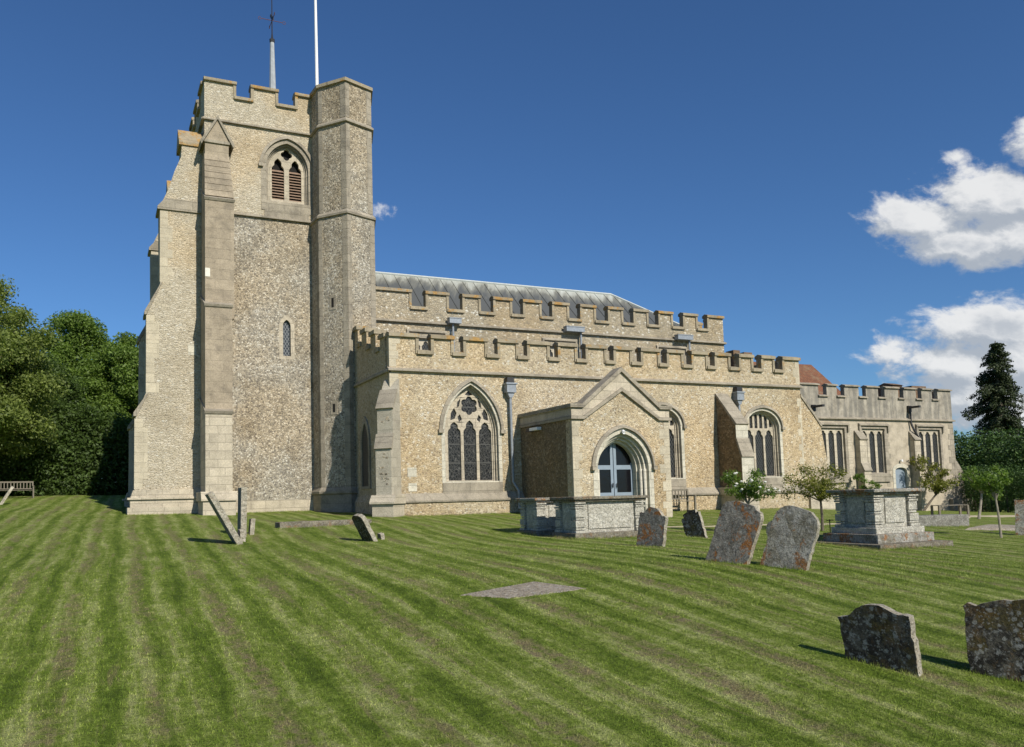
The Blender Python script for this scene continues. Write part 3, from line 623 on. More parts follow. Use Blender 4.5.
def wbut(Y0, Y1, nm):
    prof = [(4.06, 14.9), (3.15, 14.9), (3.12, 14.35), (2.86, 13.7), (2.62, 12.9), (2.30, 12.15), (2.32, 8.95), (1.82, 7.68), (1.80, 4.45), (1.42, 3.58), (1.36, GB), (4.06, GB)]
    bt = MB().prism(prof, Y0, Y1, 'y').build('buttress', m_clunch, CH)
    c = MB()
    ym = (Y0 + Y1) / 2
    c.prism([(Y0 - .07, 14.86), (Y0 - .07, 14.98), (ym, 15.74), (Y1 + .07, 14.98), (Y1 + .07, 14.86)], 3.03, 4.045, 'x'); c.build('cap', m_copinglich, bt)
    c = MB()
    c.prism([(4.05, 12.02), (2.2, 12.02), (2.2, 12.14), (2.5, 12.5), (4.05, 12.5)], Y0 - .07, Y1 + .07, 'y')
    c.prism([(2.34, 8.95), (2.40, 9.0), (1.80, 7.62), (1.72, 7.62), (1.72, 7.76)], Y0 - .04, Y1 + .04, 'y')
    c.prism([(1.82, 4.4), (1.9, 4.45), (1.44, 3.5), (1.33, 3.5), (1.33, 3.64)], Y0 - .04, Y1 + .04, 'y')
    c.build('weathering', m_limed, bt)
    p = MB(); p.prism([(4.04, GB), (1.22, GB), (1.22, .22), (1.33, .56), (4.04, .56)], Y0 - .11, Y1 + .11, 'y'); p.prism([(4.03, GB), (1.12, GB), (1.12, -.12), (4.03, -.12)], Y0 - .19, Y1 + .19, 'y')
    p.box(1.12, 4.03, Y0 - .20, Y1 + .20, .19, .27); p.build('plinth', m_lime, bt)
    qq = MB(); zz = .6; i = 0
    rg = random.Random(3)
    segs = [(2.31, 9.0, 12.0), (1.80, 4.45, 7.6), (1.38, .6, 3.4)]
    for xe, za_, zb_ in segs:
        zz = za_
        while zz < zb_ - .2:
            h_ = rg.uniform(.28, .42); qq.box(xe - .012 + (0 if xe > 1.5 else .0), xe + rg.choice((.3, .48)), Y0 - .004, Y0 + .1, zz, min(zz + h_ - .008, zb_)); zz += h_
    qq.build('quoin', m_quoin, bt)
MB().box(3.40, 3.72, TY - .012, TY + .02, 6.05, 6.5).build('patch_stone', m_clean, CH)
wbut(TY - .005, TY + 1.1, 'a'); wbut(TYN - 1.05, TYN, 'b')
# spire spike, vane, flagpole
wv_ = empty('weather_vane', (7.53, 37.3, H + 16.5), 'black iron weather vane on a tall slender lead covered spike above the tower', 'weather vane')
MB().tube([(7.55, 37.3, 16.5), (7.54, 37.3, 19.5), (7.53, 37.3, 21.85)], [.20, .16, .10], 8).build('spike', M_plain('weathered_lead', (.34, .36, .38), .5, .15, 5), wv_)
v = MB(); v.tube([(7.53, 37.3, 21.85), (7.53, 37.3, 22.0)], [.12, .13], 8); v.tube([(7.53, 37.3, 22.0), (7.53, 37.3, 22.3), (7.53, 37.3, 24.6)], [.06, .03, .02], 6)
v.build('rod', m_iron, wv_)
v = MB()
for dx, dy in ((1, 0), (-1, 0), (0, 1), (0, -1)):
    v.tube([(7.53, 37.3, 22.95), (7.53 + dx * .5, 37.3 + dy * .5, 22.95)], .014, 6)
    v.tube([(7.53 + dx * .58 + .07 * math.cos(t) * abs(dx), 37.3 + dy * .58 + .07 * math.cos(t) * abs(dy), 22.95 + .07 * math.sin(t)) for t in [i * math.pi / 4 for i in range(9)]], .012, 5)
v.build('compass_arm', M_plain('rusted_iron', (.14, .06, .05), .7, .2, 12), wv_)
v = MB(); v.prism([(36.9, 22.75), (37.0, 22.8), (37.25, 23.02), (37.5, 23.15), (37.72, 23.4), (37.6, 23.45), (37.3, 23.12), (37.0, 23.0)], 7.515, 7.545, 'x'); v.build('vane', m_iron, wv_)
fp = empty('flagpole', (9.71, 37.3, H + 16.5), 'tall white flagpole standing on the church tower beside the stair turret', 'flagpole')
MB().tube([(9.71, 37.3, 16.5), (9.69, 37.3, 20.5), (9.65, 37.3, 26.5)], [.085, .08, .055], 10).build('pole', m_white, fp)
fc = MB(); fc.tube([(9.65, 37.3, 26.5), (9.65, 37.3, 26.56), (9.65, 37.3, 26.7)], [.03, .1, .02], 8); fc.build('finial', m_white, fp)

# --- nave with clerestory
NY, NX0, NX1, NYN = 34.3, 10.7, 31.55, 40.5
cw = [13.95, 21.05, 27.95]
ch = [[(c - .72, 6.2), (c + .72, 6.2), (c + .72, 7.35), (c - .72, 7.35)] for c in cw]
nv = MB(); nv.prism([(NX0 - .1, GB), (NX1, GB), (NX1, 8.05), (NX0 - .1, 8.05)], NY, NY + .5, 'y', ch); nv.box(NX0 - .1, NX1, NY + .5, NYN, GB, 8.05); nave = nv.build('nave_wall', m_nave, CH)
s_ = MB(); string(s_, (NX0, NY), (NX1, NY), 8.03, .12, .2); string(s_, (NX1, NY), (NX1, NYN), 8.03, .12, .2, 0, .1); s_.build('string_course', m_limed, nave)
for c in cw:
    f = MB(); f.prism([(c - .9, 6.05), (c + .9, 6.05), (c + .9, 7.5), (c - .9, 7.5)], NY - .008, NY + .06, 'y', [[(c - .71, 6.2), (c + .71, 6.2), (c + .71, 7.34), (c - .71, 7.34)]])
    wo = f.build('clerestory_window', m_limed, CH)
    t = MB(); t.prism([(c - .74, 6.15), (c + .74, 6.15), (c + .74, 7.38), (c - .74, 7.38)], NY + .16, NY + .26, 'y', [cusped(c + d, .19, 6.25, 6.95, 7.22) for d in (-.48, 0, .48)]); t.build('tracery', m_lime, wo)
    MB().box(c - .72, c + .72, NY + .21, NY + .22, 6.2, 7.35).build('glass', m_glass, wo)
    l = MB(); l.along((c - 1.0, NY), (c + 1.0, NY), [(0, 7.58), (.10, 7.6), (.10, 7.66), (0, 7.74)]); l.box(c - 1.0, c - .9, NY - .09, NY, 7.35, 7.6); l.box(c + .9, c + 1.0, NY - .09, NY, 7.35, 7.6); l.build('hood_mould', m_limed, wo)
nm = [(NX0, 13.22), (13.91, 15.1), (15.78, 16.75), (17.42, 18.41), (19.06, 20.05), (20.66, 21.64), (22.33, 23.26), (23.96, 24.92), (25.55, 26.5), (27.19, 28.1), (28.80, 29.75), (30.45, NX1)]
battlement((NX0, NY), (NX1, NY), merl(NX0, nm), 8.05, 8.80, 9.60, .27, m_nave, m_coping, CH, lich=[1, 2, 3, 4, 5, 6, 7, 9, 11])
battlement((NX1, NY + .425), (NX1, NYN), [(0, .6), (1.3, 2.3), (3.0, 4.0), (4.9, 5.775)], 8.05, 8.80, 9.60, .42, m_nave, m_coping, CH)
battlement((NX1 - .425, NYN), (NX0, NYN), [(i * 1.66, i * 1.66 + 1.0) for i in range(12)] + [(19.9, 20.425)], 8.05, 8.80, 9.60, .42, m_nave, m_coping, CH)
rf = MB(); ya, yb, yr = NY + .45, NYN - .45, 37.4; ze, zr = 8.55, 11.1; xe = 30.4; xh = 26.4
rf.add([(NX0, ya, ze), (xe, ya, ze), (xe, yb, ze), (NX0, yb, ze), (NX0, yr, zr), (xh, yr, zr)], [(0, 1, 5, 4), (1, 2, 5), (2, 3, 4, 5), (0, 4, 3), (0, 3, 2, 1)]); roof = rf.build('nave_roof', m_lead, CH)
rr = MB(); x = NX0 + .35
while x < xe:
    tt_ = 1. if x <= xh else max(0, (xe - x) / (xe - xh)); rr.tube([(x, ya, ze + .02), (x, ya + (yr - ya) * tt_, ze + (zr - ze) * tt_ + .02)], .022, 5); x += .62
rr.build('roof_roll', m_lead, roof)
rr = MB(); rr.tube([(NX0, yr, zr + .03), (xh, yr, zr + .03), (xe, ya, ze + .03)], .07, 6); rr.tube([(xh, yr, zr + .03), (xe, yb, ze + .03)], .08, 6); rr.build('ridge', M_plain('pale_lead', (.42, .45, .44), .6, .12, 6), roof)
def spoutbox(x0, x1, z, Y, pipe_x, zb):
    b_ = MB(); b_.box(x0, x1, Y - .42, Y - .12, z - .05, z + .17); b_.box(x0 - .02, x1 + .02, Y - .44, Y - .10, z + .17, z + .21); o = b_.build('rain_hopper', m_leadpipe, CH)
    MB().tube([(pipe_x, Y - .2, z - .04), (pipe_x, Y - .2, zb)], .055, 8).build('downpipe', m_leadpipe, o)
spoutbox(14.95, 15.55, 8.10, NY, 15.2, 5.7); spoutbox(21.25, 22.3, 8.10, NY, 22.2, 5.6); spoutbox(28.1, 29.1, 8.08, NY, 29.0, 5.6)

# --- south aisle
AY, AX0, AX1 = 28.0, 9.87, 30.2
def dec3(cx):
    hs = []
    for d, top in ((-.655, 2.93), (0, 3.0), (.655, 2.93)): hs.append(cusped(cx + d, .265, .62, 2.42, top - .07))
    hs.append(foil(cx, 3.50, .36, 6, .52, 48, .24))
    for pl_ in ([(-.80, 2.93), (-.62, 2.98), (-.54, 3.20), (-.64, 3.40), (-.78, 3.20)], [(-.44, 2.86), (-.32, 2.96), (-.40, 3.16), (-.50, 3.06)], [(-.52, 3.42), (-.43, 3.46), (-.36, 3.78), (-.50, 3.62)]):
        hs.append([(cx + x, z) for x, z in pl_]); hs.append([(cx - x, z) for x, z in reversed(pl_)])
    hs.append([(cx - .17, 3.93), (cx, 3.89), (cx + .17, 3.93), (cx, 4.10)])
    return hs
h1 = window(13.16, AY, 1.14, .58, 2.45, 4.30, [], dec3(13.2), glass=m_stained, surround=.13, hoodw=.13)
def perp3(cx):
    hs = []
    for d in (-.59, 0, .59): hs.append(cusped(cx + d, .235, .62, 2.35, 2.72))
    for i in range(6):
        c = cx - .725 + i * .29; wd = .085
        zt = [2.75 + archheight(.90, .73, x - cx) for x in (c - wd, c, c + wd)]
        hs.append([(c - wd, 2.86 if i in (0, 5) else 2.80), (c + wd, 2.86 if i in (0, 5) else 2.80), (c + wd, zt[2] - .06), (c, min(zt[1], max(zt)) + .0), (c - wd, zt[0] - .06)])
    return hs
h2 = window(22.15, AY, .99, .58, 2.75, 3.60, [], perp3(22.15), surround=.14, hoodw=.11)
h3 = window(27.80, AY, .99, .58, 2.75, 3.60, [], perp3(27.80), surround=.14, hoodw=.11)
aw = MB(); aw.prism([(AX0, GB), (AX1, GB), (AX1, 4.73), (AX0, 4.73)], AY, AY + .6, 'y', [h1, h2, h3]); aw.box(AX0 + .002, AX1 - .002, AY + .6, NY - .01, GB, 4.7); aisle = aw.build('aisle_wall', m_aisle, CH)
s_ = MB(); string(s_, (AX0, AY), (AX1, AY), 4.72, .11, .2); string(s_, (AX1, AY), (AX1, NY), 4.72, .11, .2, 0, 0)
s_.along((AX0, NY - 1.3), (AX0, AY), [(-.05, 4.64), (.1, 4.66), (.1, 4.74), (-.05, 4.84)]); s_.build('string_course', m_limed, aisle)
pl = MB(); pl.along((AX0, AY), (AX1, AY), [(-.02, GB), (.13, GB), (.13, -.14), (.0, .14), (-.02, .14)], .1, .0); pl.along((AX0, NY - 1.3), (AX0, AY), [(-.02, GB), (.13, GB), (.13, -.14), (.0, .14), (-.02, .14)], 0, .0)
pl.along((AX1, AY), (AX1, NY), [(-.02, GB), (.13, GB), (.13, -.14), (.0, .14), (-.02, .14)]); pl.build('plinth', m_aisle, aisle)
pl = MB(); pl.along((AX0, AY), (AX1, AY), [(.08, -.17), (.20, -.17), (.20, -.10), (.012, .16), (.0, .14)], .12, .0); pl.build('plinth_moulding', m_limed, aisle)
am = [(AX0, 11.05), (11.52, 12.46), (12.90, 13.88), (14.35, 15.24), (15.66, 16.67), (17.07, 17.99), (18.43, 19.39), (19.80, 20.70), (21.14, 22.14), (22.54, 23.41), (23.88, 24.73), (25.16, 26.05), (26.54, 27.38), (27.88, 28.68), (29.12, AX1)]
battlement((AX0, AY), (AX1, AY), merl(AX0, am), 4.73, 5.52, 6.17, .27, m_aisle, m_coping, CH, lich=[1, 2, 11])
battlement((AX1, AY + .425), (AX1, NY), [(0, .7), (1.3, 2.3), (2.9, 3.9), (4.5, 5.87)], 4.73, 5.52, 6.17, .42, m_aisle, m_coping, CH)
# stepped west parapet climbing towards the nave
sp_ = MB(); sc = MB(); y = AY + .425; zt = 6.2
poly = [(y, 4.73)]
ys = [y, y + .62, y + 1.12, y + 1.75, y + 2.25, y + 2.9, y + 3.4, y + 4.1, y + 4.6, 33.2]
tops = []
for i in range(9):
    rise = 6.12 + (ys[i] + ys[i + 1] - 2 * y) / 2 * .27; hi = rise if i % 2 == 0 else rise - .62
    if i == 0: hi = 6.17
    tops += [(ys[i], hi), (ys[i + 1], hi)]; sc.box(AX0 - .075, AX0 + .48, ys[i] - (.04 if i % 2 == 0 else 0), ys[i + 1] + (.04 if i % 2 == 0 else 0), hi - .13, hi + .03)
poly = [(y, 4.73), (33.2, 4.73)] + [(a, c - .02) for a, c in reversed(tops)]
sp_.prism(poly, AX0, AX0 + .42, 'x'); o = sp_.build('parapet', m_aisle, CH); sc.build('coping', m_coping, o)
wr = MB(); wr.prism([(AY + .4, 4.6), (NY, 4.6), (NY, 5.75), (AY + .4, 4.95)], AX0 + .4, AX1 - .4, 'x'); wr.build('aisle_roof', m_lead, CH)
# west window of the aisle, in the shaded end wall
hw = MB(); 
for s0 in (1,):
    arc = arch(31.0, .62, .4, 2.2, 3.3); inn = arch(31.0, .42, .5, 2.2, 3.05)
    hw.prism(arc, AX0 - .05, AX0 + .02, 'x', [inn])
o = hw.build('west_window', m_limed, CH); MB().prism(arch(31.0, .45, .48, 2.2, 3.1), AX0 - .012, AX0 + .01, 'x').build('glass', m_glass, o)
# quoins
def quoins(x, Y, sg, z0, z1, mat, parent, seed=1, wide=(.28, .5), pr=.012):
    rg = random.Random(seed); mb = MB(); z = z0; k = 0
    while z < z1 - .1:
        h_ = rg.uniform(.25, .42); L = wide[k % 2] * rg.uniform(.85, 1.15); a, c = sorted((x - sg * pr, x + sg * L)); mb.box(a, c, Y - pr, Y + .1, z, min(z + h_ - .012, z1)); z += h_; k += 1
    return mb.build('quoin', mat, parent)
quoins(AX0, AY, 1, .16, 4.6, m_quoin, aisle, 2, (.3, .38), .005); quoins(AX0, AY, 1, 4.86, 5.98, m_quoin, aisle, 4, (.3, .4), .005); quoins(AX1, AY, -1, 4.86, 5.98, m_quoin, aisle, 5, (.22, .34), .005); quoins(AX1, AY, -1, .16, 4.2, m_quoin, aisle, 6, (.1, .25), .005)
MB().box(10.50, 10.86, AY - .01, AY + .05, .78, 1.12).build('patch_stone', m_clean, CH); MB().box(10.53, 10.86, AY - .01, AY + .05, .24, .54).build('patch_stone', m_clean, CH)
# buttresses of the aisle
def xbut(x0, x1, prof, mat, nm='buttress'):
    return MB().prism(prof, x0, x1, 'y').build(nm, mat, CH)
dg = Vector((.7071, -.7071)); cc = Vector((AX0 + .12, AY + .12)); A_ = tuple(cc - dg * .31); B_ = tuple(cc + dg * .31)
o = buttress(m_limed2, A_, B_, [(.62, 4.40, 3.30), (.80, 2.32, 1.84)], cap_mat=m_limed, plinth=(-.16, .12), cs=.5)
fl = MB(); rg = random.Random(5); nn_ = Vector((-.7071, -.7071))
for (zc, n_, oo) in ((2.75, 5, .62), (1.55, 3, .80), (.95, 7, .80), (.55, 6, .80)):
    for i in range(n_):
        p0 = cc + dg * rg.uniform(-.16, .12); zz = zc + rg.uniform(-.16, .16); fl.along(tuple(p0), tuple(p0 + dg * .09), [(oo - .05, zz), (oo + .006, zz), (oo + .006, zz + .06), (oo - .05, zz + .06)])
fl.build('flint_inlay', m_tower, o)
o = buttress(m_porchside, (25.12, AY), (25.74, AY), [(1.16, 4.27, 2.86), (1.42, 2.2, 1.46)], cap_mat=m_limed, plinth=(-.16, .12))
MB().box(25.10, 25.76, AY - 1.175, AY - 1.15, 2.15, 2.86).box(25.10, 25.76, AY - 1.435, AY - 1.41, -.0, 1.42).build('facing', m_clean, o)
o = xbut(AY + .008, 28.8, [(AX1 - .01, 4.30), (31.02, 3.42), (31.38, 2.95), (31.68, 1.3), (31.75, GB), (AX1 - .01, GB)], m_aisle)
c = MB(); c.prism([(AX1 + .0, 4.28), (AX1 + .0, 4.42), (31.08, 3.45), (31.43, 2.98), (31.45, 2.88), (31.34, 2.95), (31.0, 3.38)], AY - .04, 28.85, 'y'); c.build('weathering', m_limed, o)
MB().prism([(AX1 + .15, GB), (31.88, GB), (31.88, -.18), (31.74, .13), (AX1 + .15, .13)], AY - .13, 28.95, 'y').build('plinth', m_lime, o)
# rainwater goods on the aisle
def hopper(x, z, pts):
    b_ = MB(); b_.box(x - .2, x + .2, AY - .30, AY - .02, z - .42, z - .1); b_.box(x - .24, x + .24, AY - .34, AY - .02, z - .1, z - .04); b_.prism([(x - .16, z - .42), (x + .16, z - .42), (x + .06, z - .62), (x - .06, z - .62)], AY - .24, AY - .05, 'y'); o = b_.build('rain_hopper', m_leadpipe, CH)
    MB().box(x - .16, x + .14, AY - .26, AY - .02, z - .03, z + .17).build('spout', m_iron, o)
    MB().tube(pts, .055, 8).build('downpipe', m_leadpipe, o)
hopper(14.78, 4.42, [(14.78, AY - .16, 3.8), (14.80, AY - .16, .52), (14.98, AY - .26, .18), (14.98, AY - .26, -.5)])
hopper(26.3, 4.42, [(26.3, AY - .16, 3.8), (26.3, AY - .16, .3), (26.3, AY - .26, .1), (26.3, AY - .26, -.8)])
hb = MB(); hb.box(27.6, 28.0, 29.4, 29.9, 4.9, 6.62); hb.box(28.25, 28.75, 29.4, 29.9, 4.9, 6.55); hb.box(27.3, 29.1, 29.9, 30.3, 4.9, 6.35); hb.build('roof_hatch', m_hatch, CH)
# --- porch
PY, PX0, PX1 = 24.24, 15.27, 19.47
pc, = (17.38,)
ph = arch(pc, 1.12, GB, .86, .86 + 1.12 * 1.17)
gpoly = [(PX0, GB), (PX1, GB), (PX1, 2.72), (PX1, 3.02), (19.02, 3.02), (pc, 4.36), (15.72, 3.02), (PX0, 3.02)]
pf = MB(); pf.prism([(PX0, GB), (pc - 1.12, GB)] + ph[2:][::-1] + [(pc + 1.12, GB), (PX1, GB), (PX1, 3.02), (19.02, 3.02), (pc, 4.36), (15.72, 3.02), (PX0, 3.02)], PY, PY + .4, 'y')
porch = pf.build('porch_wall', m_aisle, CH)
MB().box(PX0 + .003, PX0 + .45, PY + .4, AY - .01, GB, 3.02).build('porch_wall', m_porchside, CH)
MB().box(PX1 - .45, PX1 - .003, PY + .4, AY - .01, GB, 3.02).build('porch_wall', m_aisle, CH)
# parapet band between string and coping, front gable and both sides
band = MB(); band.prism([(PX0 - .02, 2.74), (15.72, 2.74), (pc, 3.80), (19.02, 2.74), (PX1 + .02, 2.74), (PX1 + .02, 3.04), (19.04, 3.04), (pc, 4.38), (15.70, 3.04), (PX0 - .02, 3.04)], PY - .03, PY + .3, 'y')
band.box(PX0 - .02, PX0 + .3, PY + .3, AY - .01, 2.74, 3.04); band.box(PX1 - .3, PX1 + .02, PY + .3, AY - .01, 2.74, 3.04); gable = band.build('porch_gable', m_lime, CH)
def raked(mb, pts, th, y0, y1):
    """coping that follows a gable line, butting at the corners"""
    n = len(pts); up_p = []
    for i, p in enumerate(pts):
        p = Vector(p); ds = []
        if i: ds.append((p - Vector(pts[i - 1])).normalized())
        if i < n - 1: ds.append((Vector(pts[i + 1]) - p).normalized())
        nn = sum((Vector((-d.y, d.x)) for d in ds), Vector((0, 0))).normalized(); k = th / max(.4, nn.dot(Vector((-ds[0].y, ds[0].x)))); up_p.append(tuple(p + nn * k))
    mb.prism(list(pts) + list(reversed(up_p)), y0, y1, 'y')
c = MB(); raked(c, [(PX0 - .1, 3.04), (15.70, 3.04), (pc, 4.38), (19.04, 3.04), (PX1 + .1, 3.04)], .13, PY - .12, PY + .42)
c.box(PX0 - .1, PX0 + .36, PY + .42, AY - .01, 3.04, 3.17); c.box(PX1 - .36, PX1 + .1, PY + .42, AY - .01, 3.04, 3.17); c.build('coping', m_limed, gable)
c = MB(); raked(c, [(PX0 - .07, 2.63), (15.74, 2.63), (pc, 3.67), (19.0, 2.63), (PX1 + .07, 2.63)], .11, PY - .10, PY + .02)
c.box(PX0 - .07, PX0 + .02, PY + .02, AY - .01, 2.63, 2.74); c.box(PX1 - .02, PX1 + .07, PY + .02, AY - .01, 2.63, 2.74); c.build('string_course', m_limed, gable)
r_ = MB(); r_.prism([(PX0 + .3, 2.7), (PX1 - .3, 2.7), (PX1 - .3, 3.0), (pc, 3.62), (PX0 + .3, 3.0)], PY + .42, AY - .005, 'y'); r_.build('porch_roof', m_lead, CH)
quoins(PX0, PY, 1, GB, 2.6, m_quoin, porch, 8, (.26, .34), .005); quoins(PX1, PY, -1, GB, 2.6, m_quoin, porch, 9, (.26, .42), .005)
dr = MB()
for (wo_, wi, d0, d1, dz) in ((1.30, 1.10, -.012, .12, 0), (1.14, 1.0, .14, .26, .0), (1.14, .92, .262, .40, 0), (1.14, .84, .402, .62, 0)):
    a_ = arch(pc, wo_, GB, .86, .86 + wo_ * 1.17); b_ = arch(pc, wi, GB, .86, .86 + wi * 1.17)
    dr.prism([a_[0], (pc - wi, GB)] + b_[2:][::-1] + [(pc + wi, GB), a_[1]] + a_[2:], PY + d0, PY + d1, 'y')
door_arch = dr.build('porch_arch', m_clean, CH)
for s_ in (-1, 1):
    for rr_, dd in ((1.0, .13), (.92, .255)): MB().tube([(pc + s_ * (rr_ + .02), PY + dd, GB), (pc + s_ * (rr_ + .02), PY + dd, .86)], .06, 8).build('shaft', m_clean, door_arch, smooth=True)
hm = MB(); hood(hm, pc, 1.26, .86, 2.34, PY, .11, .12); hm.build('hood_mould', m_limed, door_arch)
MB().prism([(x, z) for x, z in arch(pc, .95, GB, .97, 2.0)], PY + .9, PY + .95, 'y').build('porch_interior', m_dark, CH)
DY = PY + .62
for s_ in (-1, 1):
    d = MB(); e = .015
    def archz(x): return .97 + archheight(.84, .88, x)
    xa, xb = s_ * e, s_ * .84
    d.box(*sorted((pc + xa, pc + s_ * .13)), DY, DY + .06, GB, archz(.07) - .02)                   # meeting stile
    d.box(*sorted((pc + s_ * .76, pc + s_ * .84)), DY, DY + .06, GB, 1.1)
    d.box(*sorted((pc + s_ * .13, pc + s_ * .76)), DY + .002, DY + .058, .86, 1.02)
    d.box(*sorted((pc + s_ * .13, pc + s_ * .76)), DY + .002, DY + .058, GB, .02)
    do = d.build('door', m_blue, CH)
    g = MB(); g.prism([(pc + s_ * .02, .0), (pc + s_ * .82, .0)] + [(pc + s_ * .83 * math.cos(t), .97 + .86 * archheight(1, 1.05, math.cos(t)) / 1.05) for t in [i * math.pi / 20 for i in range(10)]] + [(pc + s_ * .02, 1.8)], DY + .03, DY + .035, 'y'); g.build('glass', M_plain('door_glass', (.006, .006, .008), .15, .1, 3, spec=.4), do)
    h = MB(); h.tube([(pc + s_ * .09, DY - .05, .2), (pc + s_ * .09, DY - .06, .36)], .02, 6); h.build('handle', m_iron, do)
lb = MB(); lb.tube([(17.35, PY - .02, 2.22), (17.35, PY - .10, 2.22), (17.35, PY - .14, 2.18), (17.35, PY - .14, 2.10)], [.03, .05, .07, .05], 8); lb.build('lamp', m_white, CH)
fl = MB(); fl.box(PX0 - .22, PX0 - .02, 26.9, 27.15, 2.40, 2.54); fo = fl.build('floodlight', m_iron, CH); MB().box(PX0 - .23, PX0 - .04, 26.3, 26.88, 2.42, 2.53).build('floodlight_hood', m_white, fo)
# --- chancel
CY, CX0, CX1, CYN = 33.0, 31.5, 48.0, 39.5
cws = [37.87, 41.10, 45.85]; crw = .94
cholesq = [[(c - crw, .75), (c + crw, .75), (c + crw, 3.36), (c - crw, 3.36)] for c in cws]
dhole = arch(43.18, .52, GB, .85, 1.12)
cwl = MB(); cwl.prism([(CX0, GB), (42.66, GB)] + [p for p in dhole[2:][::-1]] + [(43.70, GB), (CX1 + .12, GB), (CX1, 3.9), (CX0, 3.9)], CY, CY + .5, 'y', cholesq); cwl.box(CX0, CX1 - .002, CY + .5, CYN, GB, 3.9); chan = cwl.build('chancel_wall', m_render, CH)
for c in cws:
    f = MB(); f.prism([(c - crw - .16, .62), (c + crw + .16, .62), (c + crw + .16, 3.5), (c - crw - .16, 3.5)], CY - .01, CY + .05, 'y', [[(c - crw + .012, .76), (c + crw - .012, .76), (c + crw - .012, 3.35), (c - crw + .012, 3.35)]])
    wo = f.build('window', m_limed, CH)
    t = MB(); t.prism([(c - crw + .01, .7), (c + crw - .01, .7), (c + crw - .01, 3.35), (c - crw + .01, 3.35)], CY + .12, CY + .25, 'y', [cusped(c + d, .215, .8, 2.98, 3.22) for d in (-.62, 0, .62)]); t.build('tracery', m_lime, wo)
    MB().box(c - crw, c + crw, CY + .19, CY + .2, .75, 3.36).build('glass', m_glass, wo)
    l = MB(); l.along((c - crw - .28, CY), (c + crw + .28, CY), [(0, 3.50), (.13, 3.52), (.13, 3.59), (0, 3.68)]); l.box(c - crw - .28, c - crw - .17, CY - .11, CY, 3.15, 3.5); l.box(c + crw + .17, c + crw + .28, CY - .11, CY, 3.15, 3.5); l.build('hood_mould', m_limed, wo)
    s_ = MB(); sill(s_, c - crw - .14, c + crw + .14, CY, .78, .2, .5, .12); s_.build('sill', m_limed, wo)
s_ = MB(); string(s_, (CX0, CY), (CX1, CY), 3.88, .12, .2); string(s_, (CX1, CY), (CX1, CYN), 3.88, .12, .2, 0, 0); s_.build('string_course', m_limed, chan)
cm_ = [(CX0, 33.0), (33.6, 34.9), (35.55, 36.98), (37.62, 38.36), (38.95, 40.13), (40.70, 41.68), (42.26, 43.36), (43.80, 44.91), (45.37, 46.28), (46.84, CX1)]
battlement((CX0, CY), (CX1, CY), merl(CX0, cm_), 3.9, 5.20, 5.86, .25, m_parapet, m_limed, CH, dcop=.12, frames=False)
battlement((CX1, CY + .405), (CX1, CYN), [(0, .8), (1.5, 2.6), (3.3, 4.4), (5.1, 6.095)], 3.9, 5.2, 5.86, .4, m_parapet, m_coping, CH)
MB().box(CX0 + .3, CX1 - .3, CY + .35, CYN, 3.8, 4.9).build('chancel_roof', m_lead, CH)
hb = MB(); hb.box(44.9, 45.75, 34.5, 35.6, 4.9, 6.22); hb.prism([(34.4, 6.22), (35.7, 6.22), (35.05, 6.42)], 44.85, 45.8, 'x'); hb.box(46.2, 47.5, 34.2, 35.6, 4.9, 6.18); hb.build('roof_hatch', m_hatch, CH)
buttress(m_lime, (39.55, CY), (40.1, CY), [(.34, 3.2, 2.72), (.52, 1.35, .95)])
buttress(m_lime, (44.05, CY), (44.55, CY), [(.34, 3.2, 2.72), (.52, 1.35, .95)])
quoins(39.0, CY, 1, GB, 3.7, m_lime, chan, 12, (.3, .4)); quoins(CX1, CY, -1, GB, 3.7, m_limed, chan, 13, (.3, .5)); quoins(42.0, CY, 1, .0, 3.2, m_limed, chan, 14, (.25, .4))
o = xbut(CY - .02, CY + .7, [(47.9, 1.55), (48.12, 1.45), (48.62, .82), (48.75, GB), (47.9, GB)], m_limed)
MB().prism([(47.2, GB), (49.05, GB), (49.05, -1.0), (48.8, -.85), (47.2, -.85)], CY - .25, CY + .9, 'y').build('plinth', m_limed, o)
df_ = MB(); db = arch(43.18, .50, GB, .85, 1.10); da_ = arch(43.18, .70, GB, .95, 1.32)
df_.prism([da_[0], db[0]] + db[2:][::-1] + [db[1], da_[1]] + da_[2:], CY - .02, CY + .12, 'y'); dfo = df_.build('priest_door', m_clean, CH)
MB().prism(arch(43.18, .50, GB, .85, 1.1), CY + .14, CY + .2, 'y').build('door_leaf', m_blue, dfo)
MB().tube([(43.15, CY - .02, 1.5), (43.15, CY - .14, 1.5), (43.15, CY - .16, 1.42)], [.04, .07, .05], 8).build('lamp', m_white, CH)
for x, z in ((36.45, 4.5), (44.15, 4.62)):
    b_ = MB(); b_.box(x - .08, x + .08, CY - .75, CY + .02, z - .05, z + .07); b_.box(x - .12, x + .12, CY - .14, CY, z - .25, z + .12); o = b_.build('spout', m_iron, CH)
    if x > 40: MB().tube([(x, CY - .12, z - .1), (x, CY - .12, 3.7), (x + .1, CY - .2, 3.3), (x + .5, CY - .3, 2.6)], .06, 8).build('downpipe', m_iron, o)
# vestry beyond with tiled roof
vy0, vy1, vx0, vx1 = 37.6, 42.6, 36., 45.0
MB().box(vx0, vx1, 39.6, vy1, GB, 5.6).build('vestry_wall', m_nave, CH)
v_ = MB(); yr = 40.1; v_.add([(vx0, vy0, 5.4), (vx1 + .3, vy0, 5.4), (vx1 + .3, vy1, 5.4), (vx0, vy1, 5.4), (vx0, yr, 8.32), (44.4, yr, 8.36)], [(0, 1, 5, 4), (1, 2, 5), (2, 3, 4, 5), (0, 4, 3), (0, 3, 2, 1)]); v_.build('vestry_roof', m_tile, CH)

